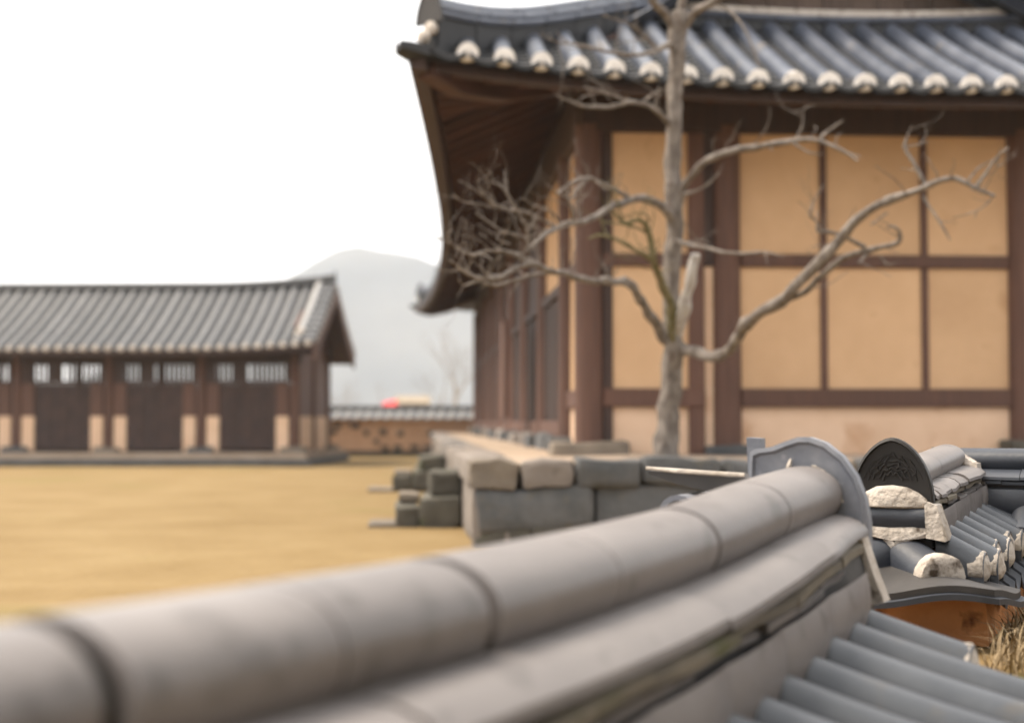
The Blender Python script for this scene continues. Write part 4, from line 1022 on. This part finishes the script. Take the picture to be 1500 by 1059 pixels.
# ------------------------------------------------------------------ bare tree in front of the hall
LIMBS = {
    'trunk': [
        [(1.083, 10, 0.611, 0.0816), (1.093, 10, 0.84, 0.0768), (1.121, 9.98, 1.128, 0.0743), (1.129, 9.95, 1.414, 0.0716), (1.116, 9.95, 1.75, 0.0621), (1.14, 9.93, 2.132, 0.062), (1.137, 9.9, 2.368, 0.0594), (1.129, 9.9, 2.657, 0.057), (1.138, 9.88, 2.99, 0.0522), (1.154, 9.88, 3.28, 0.0522), (1.159, 9.87, 3.519, 0.0616), (1.168, 9.86, 3.662, 0.0615), (1.178, 9.86, 3.729, 0.0521)],
    ],
    'R1': [
        [(1.138, 9.95, 1.4, 0.043), (1.272, 9.8, 1.339, 0.04), (1.384, 9.6, 1.292, 0.0369), (1.459, 9.4, 1.351, 0.0384), (1.513, 9.2, 1.495, 0.0397), (1.689, 9, 1.62, 0.0389), (1.822, 8.9, 1.732, 0.0363), (1.942, 8.8, 1.88, 0.0338), (2.056, 8.7, 2.015, 0.0334), (2.158, 8.6, 2.127, 0.0289), (2.277, 8.5, 2.187, 0.0265), (2.414, 8.4, 2.228, 0.0222), (2.586, 8.3, 2.284, 0.0179), (2.673, 8.2, 2.211, 0.0138), (2.786, 8.15, 2.151, 0.009)],
        [(1.689, 9, 1.616, 0.0259), (1.853, 8.95, 1.664, 0.0236), (1.942, 8.9, 1.771, 0.0235), (2.09, 8.85, 1.877, 0.0234), (2.261, 8.8, 1.927, 0.0203), (2.375, 8.75, 1.954, 0.0168), (2.389, 8.72, 2.018, 0.0126), (2.342, 8.7, 2.049, 0.0104), (2.308, 8.7, 2.045, 0.0084)],
        [(2.455, 8.4, 2.261, 0.0161), (2.403, 8.4, 2.363, 0.0141), (2.341, 8.42, 2.481, 0.0121), (2.362, 8.42, 2.551, 0.0065), (2.386, 8.43, 2.614, 0.004)],
        [(2.329, 8.42, 2.489, 0.0081), (2.423, 8.42, 2.502, 0.0048), (2.484, 8.42, 2.518, 0.0032)],
        [(2.693, 8.2, 2.199, 0.0118), (2.758, 8.2, 2.307, 0.0098), (2.826, 8.2, 2.395, 0.0079), (2.886, 8.2, 2.442, 0.0047)],
        [(2.634, 8.2, 2.235, 0.0079), (2.731, 8.25, 2.336, 0.0063), (2.831, 8.25, 2.388, 0.004)],
        [(2.826, 8.2, 2.395, 0.0059), (2.813, 8.2, 2.331, 0.0047), (2.861, 8.2, 2.347, 0.0031)],
        [(2.441, 8.4, 2.187, 0.0097), (2.498, 8.35, 2.07, 0.008), (2.569, 8.3, 1.914, 0.0048)],
        [(2.774, 8.15, 2.155, 0.0059), (2.742, 8.15, 2.108, 0.0051), (2.667, 8.15, 2.06, 0.0039), (2.536, 8.15, 2.021, 0.0027)],
        [(2.675, 8.15, 2.06, 0.0039), (2.666, 8.15, 2.021, 0.0027)],
        [(2.198, 8.8, 1.935, 0.0169), (2.1, 8.8, 1.986, 0.0148), (1.974, 8.8, 2.029, 0.0139), (1.901, 8.8, 2.037, 0.0127), (1.893, 8.8, 2.093, 0.0084), (1.851, 8.8, 2.135, 0.0063), (1.891, 8.8, 2.242, 0.0051), (1.942, 8.8, 2.328, 0.0034)],
        [(2.206, 8.8, 1.892, 0.0127), (2.142, 8.75, 1.831, 0.0084)],
        [(2.29, 8.8, 1.88, 0.0068), (2.319, 8.75, 1.819, 0.005), (2.382, 8.75, 1.836, 0.0034)],
        [(2.256, 8.5, 2.104, 0.0082), (2.153, 8.5, 2.03, 0.0049)],
    ],
    'R2': [
        [(1.161, 9.9, 2.368, 0.0333), (1.202, 9.8, 2.486, 0.0306), (1.282, 9.65, 2.593, 0.0278), (1.424, 9.5, 2.649, 0.0251), (1.591, 9.4, 2.671, 0.0226), (1.709, 9.3, 2.674, 0.0201), (1.857, 9.25, 2.691, 0.0178), (2.002, 9.2, 2.677, 0.0155), (2.145, 9.15, 2.6, 0.0114), (2.23, 9.1, 2.529, 0.0066)],
        [(2.002, 9.2, 2.677, 0.0115), (2.034, 9.2, 2.722, 0.0097), (2.092, 9.2, 2.767, 0.0079), (2.164, 9.2, 2.816, 0.0044)],
        [(1.857, 9.25, 2.691, 0.0098), (1.902, 9.25, 2.786, 0.008), (1.916, 9.25, 2.899, 0.0053), (1.993, 9.25, 2.922, 0.0036)],
        [(1.916, 9.25, 2.89, 0.0053), (1.836, 9.25, 2.876, 0.0036)],
        [(1.834, 9.25, 2.682, 0.0089), (1.935, 9.2, 2.601, 0.0071), (2.024, 9.2, 2.592, 0.0044)],
        [(1.197, 9.8, 2.424, 0.0151), (1.288, 9.7, 2.441, 0.0116), (1.368, 9.6, 2.499, 0.0092), (1.415, 9.6, 2.555, 0.0055)],
        [(2.145, 9.15, 2.6, 0.0061), (2.252, 9.1, 2.555, 0.0035)],
    ],
    'R3': [
        [(1.155, 9.9, 2.119, 0.0214), (1.216, 9.7, 2.065, 0.0186), (1.328, 9.5, 2.008, 0.0164), (1.479, 9.3, 1.952, 0.0134), (1.641, 9.2, 1.949, 0.0088), (1.764, 9.15, 1.912, 0.0044)],
        [(1.207, 9.7, 2.07, 0.0093), (1.286, 9.7, 2.093, 0.0065), (1.356, 9.7, 2.07, 0.0042)],
    ],
    'S': [
        [(1.155, 9.93, 1.451, 0.0429), (1.185, 9.85, 1.574, 0.0402), (1.212, 9.8, 1.736, 0.0376), (1.235, 9.75, 1.873, 0.0351), (1.256, 9.72, 1.997, 0.0336)],
    ],
    'L3': [
        [(1.136, 9.93, 1.355, 0.0334), (1.109, 9.85, 1.551, 0.0331), (1.061, 9.75, 1.732, 0.0304), (1.004, 9.65, 1.853, 0.0278), (0.943, 9.55, 1.944, 0.0252), (0.934, 9.5, 2.077, 0.0228), (0.903, 9.45, 2.153, 0.0204), (0.839, 9.4, 2.191, 0.0171), (0.744, 9.35, 2.161, 0.0135), (0.673, 9.3, 2.222, 0.0089), (0.625, 9.25, 2.278, 0.0053)],
        [(0.953, 9.55, 1.926, 0.0183), (0.838, 9.4, 1.982, 0.0162), (0.691, 9.25, 2.035, 0.0142), (0.57, 9.1, 2.047, 0.0114), (0.486, 9, 2.012, 0.0069)],
        [(0.93, 9.5, 2.1, 0.0137), (0.816, 9.4, 2.141, 0.0108), (0.695, 9.3, 2.15, 0.0089), (0.577, 9.2, 2.149, 0.0066)],
        [(0.889, 9.45, 2.162, 0.0113), (0.907, 9.4, 2.209, 0.009), (0.839, 9.4, 2.237, 0.0068), (0.744, 9.35, 2.202, 0.0045)],
    ],
    'L1': [
        [(1.122, 9.9, 2.234, 0.0356), (1.05, 9.8, 2.329, 0.0329), (0.932, 9.65, 2.358, 0.0301), (0.789, 9.5, 2.344, 0.0274), (0.651, 9.3, 2.258, 0.0246), (0.527, 9.1, 2.166, 0.0218), (0.386, 8.9, 2.098, 0.0192), (0.274, 8.75, 2.043, 0.0168), (0.166, 8.6, 1.96, 0.0149), (0.09, 8.5, 1.873, 0.0122)],
        [(0.803, 9.5, 2.344, 0.0182), (0.655, 9.35, 2.397, 0.0171), (0.498, 9.2, 2.431, 0.015), (0.385, 9.05, 2.379, 0.0122), (0.281, 8.95, 2.288, 0.0086)],
        [(0.498, 9.2, 2.431, 0.0115), (0.417, 9.1, 2.352, 0.0096), (0.369, 9, 2.265, 0.0069), (0.215, 8.9, 2.345, 0.0043)],
        [(0.386, 8.9, 2.098, 0.0128), (0.374, 8.8, 2.178, 0.011), (0.346, 8.75, 2.234, 0.0084), (0.378, 8.7, 2.303, 0.005)],
        [(0.274, 8.75, 2.043, 0.0134), (0.104, 8.6, 2.119, 0.0124), (-0.061, 8.45, 2.125, 0.0105), (-0.153, 8.35, 2.171, 0.0088), (-0.2, 8.3, 2.244, 0.0064), (-0.176, 8.3, 2.276, 0.004)],
        [(0.09, 8.5, 1.873, 0.0122), (0.09, 8.45, 1.982, 0.0105), (0.061, 8.4, 2.065, 0.0089), (0, 8.35, 2.151, 0.008), (-0.06, 8.3, 2.224, 0.006), (-0.112, 8.3, 2.252, 0.004)],
        [(-0.061, 8.45, 2.125, 0.0081), (-0.181, 8.35, 2.131, 0.0072), (-0.28, 8.3, 2.139, 0.006), (-0.343, 8.25, 2.175, 0.004)],
        [(-0.153, 8.35, 2.171, 0.0072), (-0.241, 8.3, 2.224, 0.006), (-0.312, 8.28, 2.261, 0.004)],
        [(0.082, 8.5, 1.956, 0.0098), (-0.061, 8.4, 1.983, 0.0089), (-0.141, 8.35, 2.029, 0.0072), (-0.212, 8.3, 2.071, 0.0048)],
        [(-0.061, 8.4, 1.983, 0.0081), (-0.089, 8.38, 1.932, 0.006), (-0.008, 8.38, 1.899, 0.004)],
        [(0.434, 9, 2.134, 0.0104), (0.41, 8.95, 2.223, 0.0086), (0.421, 8.9, 2.301, 0.0056)],
        [(0.306, 8.8, 2.063, 0.0084), (0.244, 8.7, 2.142, 0.0075), (0.125, 8.65, 2.177, 0.0058), (0.062, 8.6, 2.211, 0.0041)],
    ],
    'L2': [
        [(1.074, 9.93, 1.413, 0.0381), (0.99, 9.8, 1.538, 0.0353), (0.878, 9.6, 1.672, 0.0323), (0.779, 9.4, 1.764, 0.0293), (0.665, 9.2, 1.753, 0.0265), (0.52, 9, 1.746, 0.0251), (0.36, 8.8, 1.756, 0.0232), (0.22, 8.6, 1.777, 0.0215), (0.123, 8.5, 1.799, 0.0188), (0.02, 8.4, 1.764, 0.0161), (-0.06, 8.3, 1.701, 0.0143), (-0.166, 8.2, 1.679, 0.0118), (-0.254, 8.1, 1.692, 0.0097), (-0.318, 8.05, 1.741, 0.007), (-0.362, 8, 1.767, 0.0038)],
        [(0.22, 8.6, 1.777, 0.0165), (0.082, 8.5, 1.832, 0.0155), (-0.02, 8.4, 1.853, 0.0137), (-0.14, 8.3, 1.849, 0.012), (-0.237, 8.2, 1.813, 0.0098), (-0.322, 8.15, 1.855, 0.0086), (-0.367, 8.1, 1.915, 0.0058), (-0.344, 8.1, 1.951, 0.0039)],
        [(0.477, 9, 1.751, 0.0156), (0.32, 8.85, 1.779, 0.0144), (0.168, 8.7, 1.754, 0.0134), (0.02, 8.5, 1.701, 0.0122), (-0.101, 8.4, 1.658, 0.0113), (-0.2, 8.3, 1.673, 0.0088), (-0.278, 8.25, 1.644, 0.0059), (-0.308, 8.2, 1.671, 0.0039)],
        [(0.123, 8.5, 1.799, 0.0131), (0.04, 8.4, 1.821, 0.0105), (0.089, 8.4, 1.874, 0.0081)],
        [(-0.2, 8.3, 1.673, 0.008), (-0.248, 8.3, 1.729, 0.0064), (-0.268, 8.3, 1.761, 0.004)],
        [(-0.06, 8.3, 1.701, 0.008), (-0.151, 8.25, 1.716, 0.0063), (-0.199, 8.25, 1.763, 0.004)],
        [(-0.322, 8.15, 1.855, 0.0059), (-0.398, 8.1, 1.888, 0.0047), (-0.446, 8.05, 1.889, 0.0031)],
        [(0.634, 9.2, 1.753, 0.0088), (0.608, 9.15, 1.81, 0.007), (0.617, 9.15, 1.845, 0.0044)],
    ],
    'U1': [
        [(1.118, 9.88, 2.894, 0.0237), (1.043, 9.8, 2.963, 0.0212), (0.958, 9.65, 3.002, 0.0195), (0.828, 9.5, 3.001, 0.0182), (0.705, 9.4, 2.96, 0.0162), (0.585, 9.3, 2.919, 0.0143), (0.468, 9.2, 2.906, 0.0124), (0.375, 9.1, 2.919, 0.0096), (0.285, 9.05, 2.943, 0.0052)],
        [(0.906, 9.6, 3.009, 0.012), (0.759, 9.5, 3.019, 0.0109), (0.615, 9.4, 3.042, 0.009), (0.473, 9.3, 3.055, 0.0054)],
        [(0.883, 9.6, 3.014, 0.0111), (0.972, 9.65, 3.091, 0.0093), (1.019, 9.65, 3.129, 0.006)],
        [(0.615, 9.4, 3.042, 0.0063), (0.478, 9.4, 3.015, 0.0054), (0.446, 9.4, 2.978, 0.0036)],
    ],
    'U2': [
        [(1.12, 9.87, 3.49, 0.0261), (1.011, 9.7, 3.416, 0.021), (0.898, 9.5, 3.331, 0.0182), (0.775, 9.4, 3.291, 0.0162), (0.631, 9.3, 3.288, 0.0143), (0.513, 9.2, 3.293, 0.0124), (0.397, 9.1, 3.289, 0.0096), (0.284, 9, 3.275, 0.0065), (0.174, 8.95, 3.314, 0.0034)],
        [(0.997, 9.7, 3.426, 0.0149), (0.908, 9.6, 3.47, 0.0129), (0.83, 9.5, 3.503, 0.01), (0.743, 9.45, 3.535, 0.0068), (0.593, 9.4, 3.567, 0.0036)],
    ],
    'U3': [
        [(1.149, 9.87, 3.592, 0.0332), (1.07, 9.8, 3.683, 0.0282), (0.98, 9.7, 3.749, 0.0256), (0.886, 9.6, 3.847, 0.023), (0.754, 9.4, 3.993, 0.018)],
    ],
    'U4': [
        [(1.169, 9.87, 3.616, 0.0379), (1.261, 9.8, 3.683, 0.0306), (1.366, 9.7, 3.73, 0.0279), (1.493, 9.6, 3.823, 0.023), (1.646, 9.4, 3.993, 0.018)],
        [(1.394, 9.7, 3.749, 0.014), (1.501, 9.6, 3.635, 0.0115), (1.577, 9.5, 3.489, 0.0091), (1.627, 9.45, 3.336, 0.0068), (1.649, 9.4, 3.208, 0.0036)],
    ],
    'U5': [
        [(1.168, 9.86, 3.662, 0.0331), (1.197, 9.86, 3.783, 0.0308), (1.21, 9.8, 3.982, 0.0282)],
    ],
}
def smooth_limb(q, n=4):
    P_ = [Vector(p[:3]) for p in q]; r = [p[3] for p in q]; out = []; ro = []
    for i in range(len(P_) - 1):
        p0 = P_[max(0, i - 1)]; p1 = P_[i]; p2 = P_[i + 1]; p3 = P_[min(len(P_) - 1, i + 2)]
        for k in range(n):
            t = k / n
            out.append(.5 * ((2 * p1) + (p2 - p0) * t + (2 * p0 - 5 * p1 + 4 * p2 - p3) * t * t + (3 * p1 - p0 - 3 * p2 + p3) * t ** 3)); ro.append(lerp(r[i], r[i + 1], t))
    out.append(P_[-1]); ro.append(r[-1])
    return out, ro
tree = empty('bare_courtyard_tree', (1.085, 10.0, PT - .02))
tag(tree, 'leafless pruned tree with crooked spreading branches in front of the hall', 'tree')
rt = random.Random(9)
off = Vector(tree.location)
def twigs(mb, pts, rad, dens, lev=0):
    for i in range(3, len(pts) - 1):
        if rad[i] > .026 or rt.random() > dens: continue
        t = (pts[i] - pts[i - 1]).normalized(); a = Vector((rt.uniform(-1, 1), rt.uniform(-.8, .8), rt.uniform(-.4, 1)))
        a = (a - t * a.dot(t)).normalized(); d = (t * .5 + a).normalized(); p = pts[i]; r = min(rad[i] * .45, .0048)
        q = [p]; rr = [r]; L_ = rt.uniform(.05, .19)
        for k in range(4):
            d = (d + Vector((rt.uniform(-.5, .5), rt.uniform(-.5, .5), rt.uniform(-.25, .45)))).normalized(); p = p + d * L_ / 2.2; q.append(p); rr.append(r * (1 - .17 * (k + 1)))
        rr[-1] *= 1.5      # bud
        mb.tube(q, rr, 5)
        if lev == 0: twigs(mb, q, rr, .3, 1)
for nm, ls in LIMBS.items():
    mb = MB()
    for j, q in enumerate(ls):
        big = q[0][3] > .03
        pts, rad = smooth_limb(q, 5 if big else 4); pts = [p - off for p in pts]
        if nm == 'trunk':
            pts[0].z -= .06; rad = [r * (1 + .25 * max(0, 1 - i / 4)) for i, r in enumerate(rad)]
        if nm not in ('trunk', 'S'): rad = [r * (.92 if big else .82) for r in rad]
        amp = .45 if nm != 'trunk' else .14
        for i in range(1, len(pts) - 1):
            pts[i] = pts[i] + noise.noise_vector(pts[i] * 7 + Vector((j, 0, 0))) * rad[i] * amp * 1.6
            rad[i] *= 1 + .22 * max(0, noise.noise(pts[i] * 11 + Vector((3, j, 1)))) * (2.2 if nm != 'trunk' else .7)
        mb.tube(pts, rad, 12 if big else 8, seed=j, wob=.3)
        dens = {'trunk': 0, 'S': 0, 'R1': .2, 'R2': .24, 'R3': .3, 'U3': .05, 'U4': .1, 'U5': 0}.get(nm, .42)
        if dens: twigs(mb, pts, rad, dens)
    mb.build('trunk' if nm == 'trunk' else ('sawn_limb' if nm == 'S' else 'branch'), 'bark_moss' if nm in ('L3',) else ('cutwood' if nm == 'S' else 'bark'), tree, ang=70)

# ------------------------------------------------------------------ air
hz = MB().box(-2400, 2400, -400, 2600, -4, 118).build('haze', 'cream', smooth=False)
hm = bpy.data.materials.new('haze_air'); hm.use_nodes = True; t = hm.node_tree; t.nodes.clear()
pv = t.nodes.new('ShaderNodeVolumePrincipled'); pv.inputs['Color'].default_value = (.86, .92, 1.0, 1); pv.inputs['Density'].default_value = .0005
pv.inputs['Anisotropy'].default_value = .1
om = t.nodes.new('ShaderNodeOutputMaterial'); t.links.new(pv.outputs[0], om.inputs['Volume'])
hz.data.materials[0] = hm
tag(hz, 'thin pale haze filling the air over the courtyard and hills', 'haze', kind='stuff')
